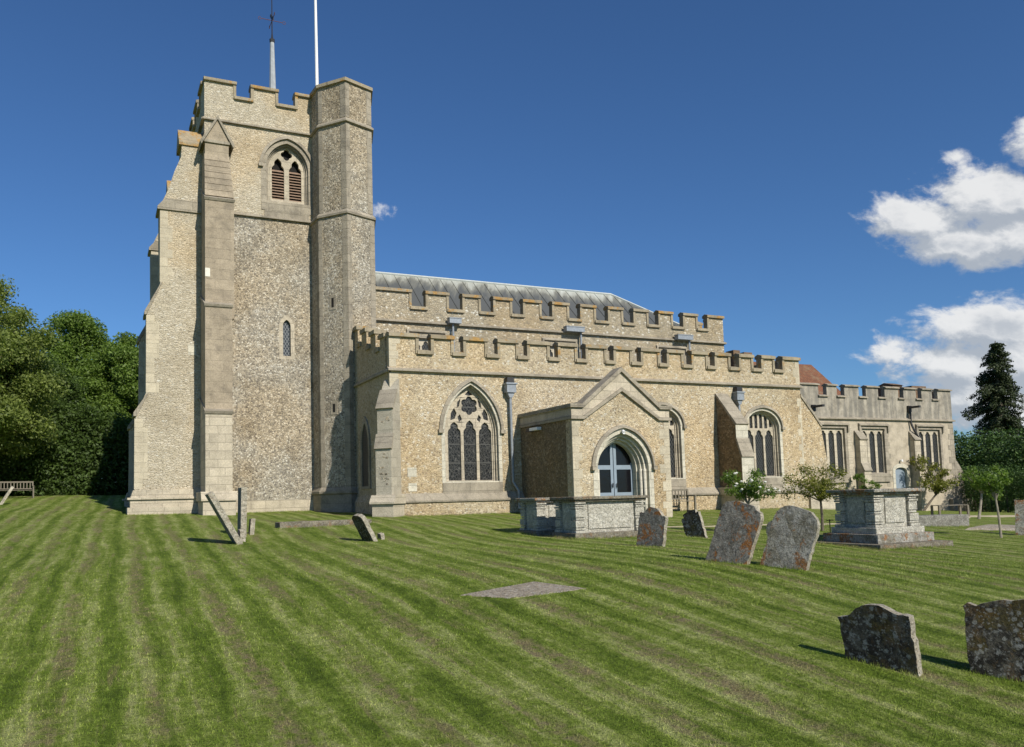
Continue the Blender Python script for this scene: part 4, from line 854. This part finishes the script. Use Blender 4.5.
# ------------------------------------------------------------------ graves
TUFT = []
def headstone(name, pos, width, height, thick, az, lean_side, lean_back, top, mat, label, cat, edge=None, group=None, jag=.01, seed=0):
    """slab with its base at pos; az = direction its face looks (degrees clockwise from +Y)"""
    rg = random.Random(seed); w2 = width / 2; pts = [(-w2, -.35), (w2, -.35), (w2, height * .4)]
    if top == 'round': pts += [(w2, height * .72)] + [(w2 * math.cos(t) ** .7, height * .72 + height * .28 * math.sin(t)) for t in [i * math.pi / 16 for i in range(1, 8)]] + [(0, height)]
    elif top == 'shoulder':
        pts += [(w2, height * .80), (w2 * .88, height * .83), (w2 * .72, height * .82), (w2 * .60, height * .86), (w2 * .45, height * .94), (w2 * .22, height * .99), (0, height)]
    elif top == 'ogee': pts += [(w2, height * .90), (w2 * .93, height * .935), (w2 * .80, height * .91), (w2 * .72, height * .95), (w2 * .5, height * .985), (w2 * .2, height * .995), (0, height)]
    elif top == 'camber': pts += [(w2 * .99, height * .86), (w2 * .86, height * .93), (w2 * .5, height * .99), (0, height)]
    elif top == 'step': pts += [(w2, height * .8), (w2 * .7, height * .8), (w2 * .7, height * .9), (w2 * .3, height * .94), (0, height)]
    else: pts += [(w2, height), (0, height)]
    lft = [(-x, z) for x, z in reversed(pts[2:-1])]; out = pts + lft
    # subdivide and roughen the outline
    fine = []
    for (x0, z0), (x1, z1) in zip(out, out[1:] + out[:1]):
        k = max(1, int(math.hypot(x1 - x0, z1 - z0) / .06)); fine += [(x0 + (x1 - x0) * i / k + rg.uniform(-jag, jag), z0 + (z1 - z0) * i / k + rg.uniform(-jag, jag)) for i in range(k)]
    mb = MB(0); mb.prism(fine, -thick / 2, thick / 2, 'y')
    me_o = mb.build(name, mat, None, (0, 0, 0), bevel=.012); me_o.data.materials.append(m_gs_litedge)
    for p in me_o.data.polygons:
        if abs(p.normal.y) < .5: p.material_index = 1  # sides and top take the paler colour with sunlight painted in
    TUFT.append((pos[0], pos[1], width, R(180 - az)))
    f = R(180 - az)   # local -Y looks along az
    me_o.rotation_mode = 'QUATERNION'
    me_o.rotation_quaternion = (Matrix.Rotation(f, 3, 'Z') @ Matrix.Rotation(R(-lean_back), 3, 'X') @ Matrix.Rotation(R(lean_side), 3, 'Y')).to_quaternion()
    me_o.location = (pos[0], pos[1], g0(pos[0], pos[1])); 
    return setp(me_o, label, cat, group)
HS = 'headstones on the lawn'
headstone('headstone', (7.06, 5.72), .68, .60, .10, 256, -6, -2, 'shoulder', m_gs_dark, 'small dark headstone sunk in the lawn with arched shoulders, left of the larger dark one', 'headstone', group=HS, seed=1)
headstone('headstone', (7.90, 4.84), .98, .75, .11, 250, -2, 3, 'ogee', m_gs_dark, 'large blackened headstone cut by the right edge of the photo in the foreground', 'headstone', group=HS, seed=2)
headstone('headstone', (9.50, 10.50), .70, 1.02, .11, 250, 18, 6, 'camber', m_gs_mid, 'leaning headstone with vivid orange lichen patches in front of the white rose bush', 'headstone', group=HS, seed=3)
headstone('headstone', (9.93, 9.73), .70, .98, .11, 248, 17, 6, 'round', m_gs_grey, 'leaning grey headstone with rounded top between the orange lichened one and the stepped tomb', 'headstone', group=HS, seed=4)
headstone('headstone', (10.68, 14.05), .66, .82, .10, 254, 7, 4, 'shoulder', m_gs_mid, 'small shouldered headstone with an orange blotch right beside the porch tomb', 'headstone', group=HS, seed=5)
headstone('headstone', (13.6, 16.05), .58, .72, .08, 262, -20, 4, 'step', m_gs_dark, 'small dark headstone leaning left near the slatted bench by the aisle', 'headstone', group=HS, seed=6)
headstone('headstone', (3.22, 20.6), .75, 1.42, .14, 271, 0, -29, 'flat', m_gs_pale, 'tall slab seen edge on, leaning steeply west in front of the tower', 'headstone', group=HS, seed=7)
headstone('headstone', (3.56, 22.1), .7, 1.28, .15, 272, 0, 1, 'flat', m_gs_pale, 'upright slab seen edge on beside the steeply leaning one', 'headstone', group=HS, seed=8)
headstone('headstone', (3.84, 22.3), .3, .42, .12, 272, 0, 5, 'flat', m_gs_pale, 'short stone stump beside the upright slab in front of the tower', 'headstone', group=HS, seed=9)
headstone('headstone', (3.36, 20.9), .3, .30, .14, 266, 0, 0, 'round', m_gs_grey, 'low broken stone at the foot of the steeply leaning slab', 'headstone', group=HS, seed=10)
headstone('headstone', (6.22, 19.3), .62, .74, .11, 262, 0, -28, 'camber', m_gs_dark, 'small headstone leaning west on the lawn at the tower and aisle corner', 'headstone', group=HS, seed=11)
headstone('headstone', (6.55, 19.4), .2, .16, .1, 262, 0, -10, 'round', m_gs_pale, 'tiny footstone just right of the small leaning headstone by the aisle corner', 'footstone', seed=12)
headstone('headstone', (-4.05, 42.9), .5, .95, .12, 262, 0, 30, 'round', m_gs_pale, 'pale headstone leaning in front of the long bench at the far left', 'headstone', group=HS, seed=13)
headstone('headstone', (23.36, 13.95), .9, .98, .12, 236, 1, 0, 'flat', m_gs_grey, 'square topped grey headstone standing at the right edge before the clipped hedge', 'headstone', group=HS, seed=14)
headstone('headstone', (12.0, 11.75), .5, .62, .12, 250, -4, 0, 'round', m_gs_pale, 'pale stone half hidden behind the orange lichened headstone', 'headstone', group=HS, seed=15)
# chest tombs
def rot2(p, c, a): 
    s_, c_ = math.sin(a), math.cos(a); x, y = p[0] - c[0], p[1] - c[1]; return (c[0] + x * c_ - y * s_, c[1] + x * s_ + y * c_)
def chest_tomb(sw, L, W, base, top, steps, label, rotd=0., slabo=.14, panelmat=m_tomb, slabmat=m_slab):
    cx, cy = sw[0] + L / 2, sw[1] + W / 2; root = empty('chest_tomb', (cx, cy, base + H), label, 'chest tomb', 'chest tombs in the churchyard')
    def fin(mb, nm, mat, par, bv=.01):
        mb.v = [(*rot2((x, y), sw, R(rotd)), z) for x, y, z in mb.v]; return mb.build(nm, mat, par, bevel=bv)
    z = base; mb = MB(); x0, x1, y0, y1 = sw[0], sw[0] + L, sw[1], sw[1] + W; mb.box(x0, x1, y0, y1, base - .5, base + steps[0][1]); fin(mb, 'step', m_slab, root)
    z = base + steps[0][1]; ins = 0
    for (i_, h_) in steps[1:]:
        ins += i_; mb = MB(); mb.prism([(x0 + ins, y0 + ins), (x1 - ins, y0 + ins), (x1 - ins, y1 - ins), (x0 + ins, y1 - ins)], z, z + h_, 'z'); fin(mb, 'step', m_gs_grey if len(steps) > 2 and ins < .3 else panelmat, root); z += h_
    ins += .1; a0, a1, b0, b1 = x0 + ins, x1 - ins, y0 + ins, y1 - ins; zt = top - .13
    mb = MB(); mb.box(a0 + .05, a1 - .05, b0 + .05, b1 - .05, z, zt); body = fin(mb, 'body', panelmat, root)
    for px, py in ((a0, b0), (a1, b0), (a0, b1), (a1, b1)):
        mb = MB(); sx = 1 if px == a0 else -1; sy = 1 if py == b0 else -1; hh2 = zt - z
        for (f0, f1, ex) in ((0, .10, .04), (.10, .18, .02), (.18, .42, .03), (.42, .50, .0), (.50, .78, .015), (.78, .86, .035), (.86, .93, .01), (.93, 1., .045)):
            xa, xb = sorted((px - sx * ex, px + sx * .27)); ya, yb = sorted((py - sy * ex, py + sy * .22)); mb.box(xa, xb, ya, yb, z + hh2 * f0 + .003, z + hh2 * f1 - .012)
        fin(mb, 'pilaster', panelmat, root, .006)
    for (xa, xb, ya, yb) in ((a0 + .38, a1 - .38, b0 + .02, b0 + .06), (a0 + .38, a1 - .38, b1 - .06, b1 - .02), (a0 + .02, a0 + .06, b0 + .28, b1 - .28), (a1 - .06, a1 - .02, b0 + .28, b1 - .28)):
        mb = MB(); mb.box(xa, xb, ya, yb, z + .10, zt - .08); fin(mb, 'panel', panelmat, root)
    mb = MB(); mb.box(a0 - slabo * .5, a1 + slabo * .5, b0 - slabo * .5, b1 + slabo * .5, zt, zt + .055); s0 = slabo
    mb.box(a0 - s0, a1 + s0, b0 - s0, b1 + s0, zt + .055, top); fin(mb, 'slab', slabmat, root, .018)
chest_tomb((15.54, 12.48), 2.35, 2.0, -1.48, -.05, [(0, .22), (.26, .20), (.13, .14)], 'stepped chest tomb with pale carved panels and wide slab right of the leaning headstones', slabo=.15, slabmat=m_gs_grey)
chest_tomb((10.86, 17.25), 2.25, 1.15, -1.20, -.07, [(0, .22)], 'long chest tomb with orange lichened slab directly in front of the porch door', slabo=.12)
chest_tomb((10.75, 19.0), 1.9, 1.1, -1.12, -.08, [(0, .16)], 'chest tomb with thin grey slab behind and left of the porch door tomb', slabo=.12, slabmat=m_gs_grey)
def lowstone(name, pts, z0, z1, mat, label, cat):
    c = (sum(p[0] for p in pts) / len(pts), sum(p[1] for p in pts) / len(pts)); mb = MB(0); mb.prism(pts, g0(*c) + z0, g0(*c) + z1, 'z'); o = mb.build(name, mat, None, (c[0], c[1], g0(*c)), bevel=.02)
    return setp(o, label, cat)
lowstone('coffin_stone', [(4.86, 23.5), (7.75, 23.85), (7.72, 24.35), (4.84, 24.1)], -.3, .16, m_slab, 'long low stone kerb lying on the grass between the tower and aisle', 'grave slab')
def ledger(name, pts, label, lift=.03, n=14):
    """thin slab following the lawn"""
    P4 = [Vector(p) for p in pts]; vs = []; fs = []; rg = random.Random(4)
    for j in range(n + 1):
        for i in range(n + 1):
            p = P4[0].lerp(P4[1], i / n).lerp(P4[3].lerp(P4[2], i / n), j / n); e = i in (0, n) or j in (0, n)
            if e: p = p + Vector((rg.uniform(-.09, .09), rg.uniform(-.08, .08)))
            vs.append((p.x, p.y, g0(p.x, p.y) + (-.02 if e else lift)))
    for j in range(n):
        for i in range(n): a = j * (n + 1) + i; fs.append((a, a + 1, a + n + 2, a + n + 1))
    c = sum(P4, Vector((0, 0))) / 4; mb = MB(0); mb.v = vs; mb.f = fs
    return setp(mb.build(name, m_ledger, None, (c.x, c.y, g0(c.x, c.y))), label, 'grave slab')
ledger('ledger_stone', [(4.6, 10.6), (5.15, 10.0), (6.5, 9.85), (6.1, 10.85)], 'pale flat ledger stone sunk in the striped lawn at the centre', .008)
ledger('ledger_stone', [(23.2, 15.9), (24.8, 14.9), (27.5, 15.6), (25.5, 16.7)], 'flat grey ledger stone in the grass by the thin staked tree', .05)
lowstone('low_tomb', [(22.2, 16.95), (24.6, 16.6), (24.75, 17.3), (22.35, 17.65)], -.3, .32, m_gs_pale, 'low coped grave stone lying behind the stepped chest tomb', 'grave slab')

# ------------------------------------------------------------------ benches
def bench(name, pos, az, W_, label, z=None, nslat=14, back=True):
    root = empty(name, (pos[0], pos[1], g0(*pos) if z is None else z), label, 'bench'); a = R(180 - az)
    def put(mb, nm):
        mb.v = [(*[pos[0] + x * math.cos(a) - y * math.sin(a), pos[1] + x * math.sin(a) + y * math.cos(a)], root.location.z + zz) for x, y, zz in mb.v]; return mb.build(nm, m_wood, root)
    h = W_ / 2; mb = MB(0)
    for i in range(5): mb.box(-h, h, -.25 + i * .1, -.17 + i * .1, .42, .445)
    put(mb, 'seat')
    if back:
        mb = MB(0); mb.box(-h, h, .24, .29, .86, .94); mb.box(-h, h, .24, .29, .50, .55)
        for i in range(nslat): x = -h + .08 + (W_ - .16) * (i + .5) / nslat; mb.box(x - .025, x + .025, .25, .28, .55, .86)
        put(mb, 'backrest')
    for x in (-h + .03, h - .03):
        for y, t in ((-.24, .64 if back else .42), (.22 if not back else .26, .94 if back else .42)): mb = MB(0); mb.box(x - .035, x + .035, y - .035, y + .035, -.1, t); put(mb, 'leg')
        if back: mb = MB(0); mb.box(x - .04, x + .04, -.3, .24, .64, .68); put(mb, 'armrest')
bench('garden_bench', (-4.4, 50.9), 172, 2.4, 'long slatted wooden bench against the dark trees at the far left')
bench('garden_bench', (22.0, 27.2), 183, 1.7, 'slatted wooden bench against the aisle wall beside the porch', nslat=10)
bench('garden_bench', (31.6, 22.1), 200, 1.25, 'low backless bench by the corner of the chancel at the path', back=False)

# ------------------------------------------------------------------ planting
def leaf_mesh(centers, radii, n, size, squash=1., shell=.55):
    """n leaf quads spread through the ellipsoids; returns verts"""
    centers = np.array(centers, float); radii = np.array(radii, float); vol = radii.prod(1) ** (2 / 3); ci = rng.choice(len(centers), n, p=vol / vol.sum())
    d = rng.normal(size=(n, 3)); d /= np.linalg.norm(d, axis=1)[:, None]; r = shell + (1.22 - shell) * rng.random(n) ** .8
    p = centers[ci] + d * r[:, None] * radii[ci]
    nrm = d * .6 + rng.normal(size=(n, 3)) * .7 + np.array([0, 0, .35]); nrm /= np.linalg.norm(nrm, axis=1)[:, None]
    t = np.cross(nrm, rng.normal(size=(n, 3))); t /= np.linalg.norm(t, axis=1)[:, None]; bt = np.cross(nrm, t); s_ = size * rng.uniform(.6, 1.4, n)[:, None]
    v = np.empty((n, 4, 3)); v[:, 0] = p - t * s_; v[:, 1] = p - bt * s_ * .55; v[:, 2] = p + t * s_; v[:, 3] = p + bt * s_ * .55
    return v.reshape(-1, 3)
def quads_obj(name, V, mat, parent):
    base = np.array(parent.matrix_world.translation if False else parent.location); me = bpy.data.meshes.new(name); n = len(V) // 4; V = V - base
    me.vertices.add(len(V)); me.vertices.foreach_set('co', V.ravel().astype(np.float32)); me.loops.add(len(V)); me.loops.foreach_set('vertex_index', np.arange(len(V), dtype=np.int32))
    me.polygons.add(n); me.polygons.foreach_set('loop_start', np.arange(0, len(V), 4, dtype=np.int32)); me.polygons.foreach_set('loop_total', np.full(n, 4, dtype=np.int32)); me.update(); me.materials.append(mat)
    o = link(bpy.data.objects.new(name, me)); o.parent = parent; return o
def tree(name, pos, hgt_, crown_r, label, cat, leafmat, nclump, nleaf, leafsize, trunk_r=.3, crown_base=.2, barkmat=m_bark, seed=1, clump=.30, group=None, shape=1., shell=.5):
    rg = np.random.default_rng(seed); z0 = g0(*pos); root = empty(name, (pos[0], pos[1], z0), label, cat, group)
    cz = z0 + hgt_ * (crown_base + (1 - crown_base) / 2); rz = hgt_ * (1 - crown_base) / 2
    C_, Rr = [], []
    for i in range(nclump):
        d = rg.normal(size=3); d /= np.linalg.norm(d); r = rg.random() ** .42
        zf = d[2] * r; taper = 1. - .35 * max(0, zf) * shape
        c = np.array([pos[0] + d[0] * r * crown_r * taper, pos[1] + d[1] * r * crown_r * taper, cz + zf * rz * .92]); C_.append(c)
        s_ = crown_r * clump * rg.uniform(.6, 1.25); Rr.append((s_, s_, s_ * .75))
    quads_obj('crown', leaf_mesh(C_, Rr, nleaf, leafsize, shell=shell), leafmat, root)
    t = MB(0); top = z0 + hgt_ * .8; t.tube([(pos[0], pos[1], z0 - .3), (pos[0] + .05, pos[1], z0 + hgt_ * crown_base), (pos[0], pos[1] + .1, z0 + hgt_ * .55), (pos[0] + .1, pos[1], top)], [trunk_r * 1.2, trunk_r * .85, trunk_r * .5, trunk_r * .12], 8)
    for i in range(min(nclump, 14)):
        c = C_[i]; zs_ = z0 + hgt_ * (crown_base + .08 + .35 * rg.random()); m_ = (np.array([pos[0], pos[1], zs_]) * .5 + c * .5) + np.array([0, 0, -.1 * crown_r]); t.tube([(pos[0], pos[1], zs_), tuple(m_), tuple(c)], [trunk_r * .35, trunk_r * .22, trunk_r * .06], 5)
    t.build('trunk', barkmat, root); return root
LT = 'trees beyond the lawn at the left'
tree('broadleaf_tree', (-6.8, 51.5), 13.8, 5.2, 'tall olive green tree at the left edge above the bench', 'tree', m_leafo, 180, 150000, .085, .35, .08, seed=11, group=LT, clump=.2, shell=.25)
tree('broadleaf_tree', (-1.6, 68.), 14.2, 4.6, 'rounded mid green tree rising behind the gap left of the tower', 'tree', m_leafm, 165, 110000, .10, .35, .15, seed=12, group=LT, clump=.2, shell=.25)
tree('broadleaf_tree', (2.6, 62.), 12.2, 4.4, 'bright green tree close against the tower buttress', 'tree', m_leafm, 150, 120000, .095, .35, .05, seed=13, group=LT, clump=.2, shell=.25)
tree('broadleaf_tree', (-4.0, 58.), 8.8, 4.2, 'dark lower tree behind the bench between the taller ones', 'tree', m_leafd, 135, 90000, .095, .3, .02, seed=14, group=LT, clump=.22, shell=.25)
tree('broadleaf_tree', (8., 70.), 12, 5., 'spreading green tree hidden mostly behind the church tower', 'tree', m_leafm, 40, 30000, .17, .35, .1, seed=15, group=LT, clump=.22, shell=.25)
tree('broadleaf_tree', (-13.5, 56.), 13, 5.5, 'olive tree outside the left edge of the lawn beyond the bench', 'tree', m_leafo, 40, 30000, .17, .35, .05, seed=16, group=LT, clump=.22, shell=.25)
def hedge(name, path_, width, height, label, cat, leafmat, n, leaf, base=0., bumps=.35, seed=1):
    rg = np.random.default_rng(seed); root = empty(name, (path_[0][0], path_[0][1], g0(*path_[0])), label, cat); C_, Rr = [], []
    L = sum(math.dist(a, c) for a, c in zip(path_, path_[1:]))
    for a, c in zip(path_, path_[1:]):
        k = max(2, int(math.dist(a, c) / (width * .42)))
        for i in range(k):
            f = (i + .5) / k; x = a[0] + (c[0] - a[0]) * f; y = a[1] + (c[1] - a[1]) * f
            for z in np.arange(base + width * .2, height, width * .42):
                if z > height - width * .30: z = height - width * .30
                C_.append((x + rg.uniform(-1, 1) * bumps * width * .4, y + rg.uniform(-1, 1) * bumps * width * .4, g0(x, y) + z + rg.uniform(-1, 1) * bumps * width * .25)); s_ = width * .5 * rg.uniform(1 - bumps * .5, 1 + bumps * .3); Rr.append((s_, s_, s_ * .75))
    quads_obj('foliage', leaf_mesh(C_, Rr, n, leaf, shell=.6), leafmat, root)
    t = MB(0)
    for i in range(0, len(C_), 4): t.tube([(C_[i][0], C_[i][1], g0(C_[i][0], C_[i][1]) - .1), tuple(C_[i])], [.07, .02], 5)
    t.build('stem', m_bark, root); return root
hedge('shrubbery', [(-14, 53.5), (-8, 55), (-2, 56.5), (3.5, 57.5), (10, 58)], 3.6, 5.2, 'dark evergreen shrubbery filling the shade beneath the left hand trees', 'shrubbery', m_leafd, 130000, .10, seed=3)
hedge('shrubbery', [(-16, 61), (-8, 63), (0, 64), (8, 65), (16, 64)], 4.0, 6.5, 'second bank of dark shrubs behind the trees left of the tower', 'shrubbery', m_leafd, 110000, .14, seed=9)
hedge('laurel_hedge', [(52.0, 38.5), (54.5, 34.5), (56, 29), (58, 22)], 3.6, 4.9, 'tall loose laurel hedge beyond the chancel under the conifer', 'hedge', m_leaflaurel, 70000, .085, base=.2, seed=4)
hedge('clipped_hedge', [(50.2, 35.2), (47.5, 30.5), (47.0, 26.0), (48, 18)], 1.3, 2.6, 'clipped dark hedge behind the gravel path at the right', 'hedge', m_leaflaurel, 50000, .05, base=-.1, bumps=.15, seed=5)
# conifer
def conifer(pos, hh_, rad, label, seed=5):
    rg = np.random.default_rng(seed); z0 = g0(*pos); root = empty('conifer', (pos[0], pos[1], z0), label, 'conifer tree'); C_, Rr = [], []; tr = MB(0)
    tr.tube([(pos[0], pos[1], z0 - .3), (pos[0], pos[1], z0 + hh_ * .5), (pos[0], pos[1], z0 + hh_)], [.4, .25, .03], 8)
    z = hh_ * .18
    while z < hh_ * .985:
        f = z / hh_; L = rad * (1 - f) ** .62 * (1. if f > .15 else .8) + .12
        for k in range(6 if f < .8 else 4):
            a = rg.uniform(0, 2 * math.pi); l = L * rg.uniform(.45, 1.35); st = []
            for s_ in np.linspace(.2, 1, 6):
                dz = (.12 * s_ - .38 * s_ ** 2) * l; c = (pos[0] + math.cos(a) * l * s_, pos[1] + math.sin(a) * l * s_, z0 + z + dz); C_.append(c); r = .16 + .20 * (1 - abs(s_ - .55)) * (1 - f * .45); Rr.append((r * 1.25, r * 1.25, r * .7)); st.append(c)
            tr.tube([(pos[0], pos[1], z0 + z), st[2], st[-1]], [.05, .035, .01], 4)
        z += .30 + .1 * rg.random()
    quads_obj('crown', leaf_mesh(C_, Rr, 60000, .085, shell=.3), m_leafc, root); tr.build('trunk', m_bark, root)
conifer((71.3, 44.7), 14.2, 3.4, 'tall dark conifer standing above the laurel hedge at the right')
# small shrubs and young trees
def shrub(name, pos, hh_, rad, label, cat, leafmat, nleaf, leaf, stem_h, stem_r=.03, seed=1, flowers=0, bark=m_bark, nbr=9, lean=(0, 0), clump=.36):
    rg = np.random.default_rng(seed); z0 = g0(*pos); root = empty(name, (pos[0], pos[1], z0), label, cat); t = MB(0); fx, fy = pos[0] + lean[0], pos[1] + lean[1]
    t.tube([(pos[0], pos[1], z0 - .1), (pos[0] * .5 + fx * .5 + .02, pos[1] * .5 + fy * .5, z0 + stem_h * .5), (fx, fy, z0 + stem_h)], [stem_r * 1.2, stem_r, stem_r * .8], 7); C_, Rr = [], []
    cz = (stem_h + hh_) / 2
    for i in range(nbr):
        a = 2 * math.pi * i / nbr + rg.uniform(-.3, .3); l = rad * rg.uniform(.35, 1.); zz = z0 + stem_h + (hh_ - stem_h) * rg.uniform(.1, 1.); e = (fx + math.cos(a) * l, fy + math.sin(a) * l, zz)
        m_ = (fx + math.cos(a) * l * .45, fy + math.sin(a) * l * .45, z0 + stem_h + (zz - z0 - stem_h) * .6); t.tube([(fx, fy, z0 + stem_h * .95), m_, e], [stem_r * .6, stem_r * .4, stem_r * .15], 5)
        C_.append(e); r = rad * clump * rg.uniform(.7, 1.2); Rr.append((r, r, r * .8)); C_.append(m_); Rr.append((r * .7, r * .7, r * .6))
    quads_obj('crown', leaf_mesh(C_, Rr, nleaf, leaf, shell=.2), leafmat, root); t.build('trunk', bark, root)
    if flowers:
        f = MB(0)
        for i in range(flowers):
            c = C_[rg.integers(len(C_))]; d = rg.normal(size=3); d /= np.linalg.norm(d); p = (c[0] + d[0] * rad * .36, c[1] + d[1] * rad * .36 - .08, c[2] + abs(d[2]) * rad * .3)
            f.tube([(p[0], p[1], p[2] - .02), (p[0], p[1], p[2] + .01), (p[0], p[1], p[2] + .03)], [.02, .045, .015], 6)
        f.build('flower', m_petal, root)
    return root
shrub('rose_bush', (16.2, 17.0), 1.72, .58, 'white flowering rose bush in front of the aisle buttress', 'rose bush', m_leafm, 5200, .028, .80, .03, 3, 34, bark=m_palebark)
shrub('young_tree', (18.16, 16.35), 1.72, .85, 'thin trunked young tree with sparse yellow green leaves left of the stepped tomb', 'young tree', m_leafy, 4200, .028, .85, .035, 4, nbr=14, clump=.3)
shrub('climbing_shrub', (42.9, 31.6), 3.1, 1.0, 'straggly yellow green shrub against the chancel beside the priest door', 'shrub', m_leafy, 2600, .06, .9, .06, 5, nbr=12, lean=(1.2, 0))
shrub('bushy_shrub', (39.0, 32.0), 2.1, .55, 'small green bush at the foot of the first chancel buttress', 'shrub', m_leafm, 2000, .05, .4, .04, 6, lean=(.1, 0))
shrub('young_tree', (21.5, 13.7), 1.85, .42, 'staked young tree with thin upright trunk on the lawn at the right', 'young tree', m_leafm, 1500, .035, 1.02, .028, 7, nbr=9, bark=m_palebark, lean=(-.06, .03))
shrub('young_tree', (30.0, 19.9), 1.95, .62, 'young tree with crooked pale trunk before the clipped hedge near the chancel corner', 'young tree', m_leafm, 1800, .045, .95, .045, 8, nbr=10, bark=m_palebark, lean=(.3, 0))
# iron stake stand near the stepped tomb
st_ = MB(0); zb = g0(16.25, 14.4)
st_.tube([(16.25, 14.4, zb - .1), (16.25, 14.4, zb + .52)], .012, 6); st_.tube([(16.13, 14.4, zb + .5), (16.37, 14.4, zb + .5)], .010, 6); st_.tube([(16.15, 14.4, zb + .1), (16.35, 14.4, zb + .1)], .02, 6)
setp(st_.build('iron_stake', m_iron, None, (16.25, 14.4, zb)), 'thin black iron stake with a crossbar just left of the stepped tomb', 'iron stake')
tp = MB(0); zb = g0(1.1, 36.2); tp.tube([(1.05, 36.0, zb), (1.05, 36.0, zb + .25), (1.05, 36.0, zb + .5)], [.12, .10, .06], 8)

def fringe(x0, y0, x1, y1, n, hmin, hmax, spread=.03):
    t = rng.random(n); x = x0 + (x1 - x0) * t + rng.normal(0, spread, n); y = y0 + (y1 - y0) * t + rng.normal(0, spread, n); z = gz(x, y) - .01; h = rng.uniform(hmin, hmax, n)
    a = rng.uniform(0, 2 * np.pi, n); wd = .0035; la = rng.uniform(0, 2 * np.pi, n); le = rng.uniform(.1, .6, n) * h; v = np.empty((n, 3, 3))
    v[:, 0] = np.c_[x - np.cos(a) * wd, y - np.sin(a) * wd, z]; v[:, 1] = np.c_[x + np.cos(a) * wd, y + np.sin(a) * wd, z]; v[:, 2] = np.c_[x + np.cos(la) * le, y + np.sin(la) * le, z + h]; return v.reshape(-1, 3)
FR = []
for x, y, wd_, ang in TUFT:
    dx, dy = math.cos(ang) * wd_ * .53, math.sin(ang) * wd_ * .53
    for o in (-.07, .07): ox, oy = -math.sin(ang) * o, math.cos(ang) * o; FR.append(fringe(x - dx + ox, y - dy + oy, x + dx + ox, y + dy + oy, int(300 * wd_), .02, .07))
for a in ((15.5, 12.45, 17.9, 12.45), (15.5, 12.45, 15.5, 14.5), (10.82, 17.2, 13.15, 17.2), (10.82, 17.2, 10.82, 18.4), (10.7, 18.95, 10.7, 20.1), (4.8, 23.45, 7.8, 23.8), (9.9, 27.82, 30.2, 27.82), (15.2, 24.2, 19.5, 24.2), (15.2, 24.2, 15.2, 27.8), (1.1, 34.05, 4., 34.05), (5., 34.2, 8.6, 34.2), (22.2, 16.9, 24.6, 16.55),
          (4.6, 10.6, 5.15, 10.0), (5.15, 10.0, 6.5, 9.85)):
    FR.append(fringe(*a, int(math.hypot(a[2] - a[0], a[3] - a[1]) * 420), .02, .085 if a[1] > 11 else .04, .035))
V = np.r_[np.concatenate(FR), blades(900000, (-8, 16), (3, 18), 0, .012, .034, .0030, 7.), blades(260000, (-10, 26), (8, 27), 0, .018, .040, .006, 12.)]
me = bpy.data.meshes.new('grass'); k = len(V) // 3
me.vertices.add(len(V)); me.vertices.foreach_set('co', V.ravel().astype(np.float32)); me.loops.add(len(V)); me.loops.foreach_set('vertex_index', np.arange(len(V), dtype=np.int32))
me.polygons.add(k); me.polygons.foreach_set('loop_start', np.arange(0, len(V), 3, dtype=np.int32)); me.polygons.foreach_set('loop_total', np.full(k, 3, dtype=np.int32)); me.update(); me.materials.append(m_blade)
setp(link(bpy.data.objects.new('grass', me)), kind='stuff')
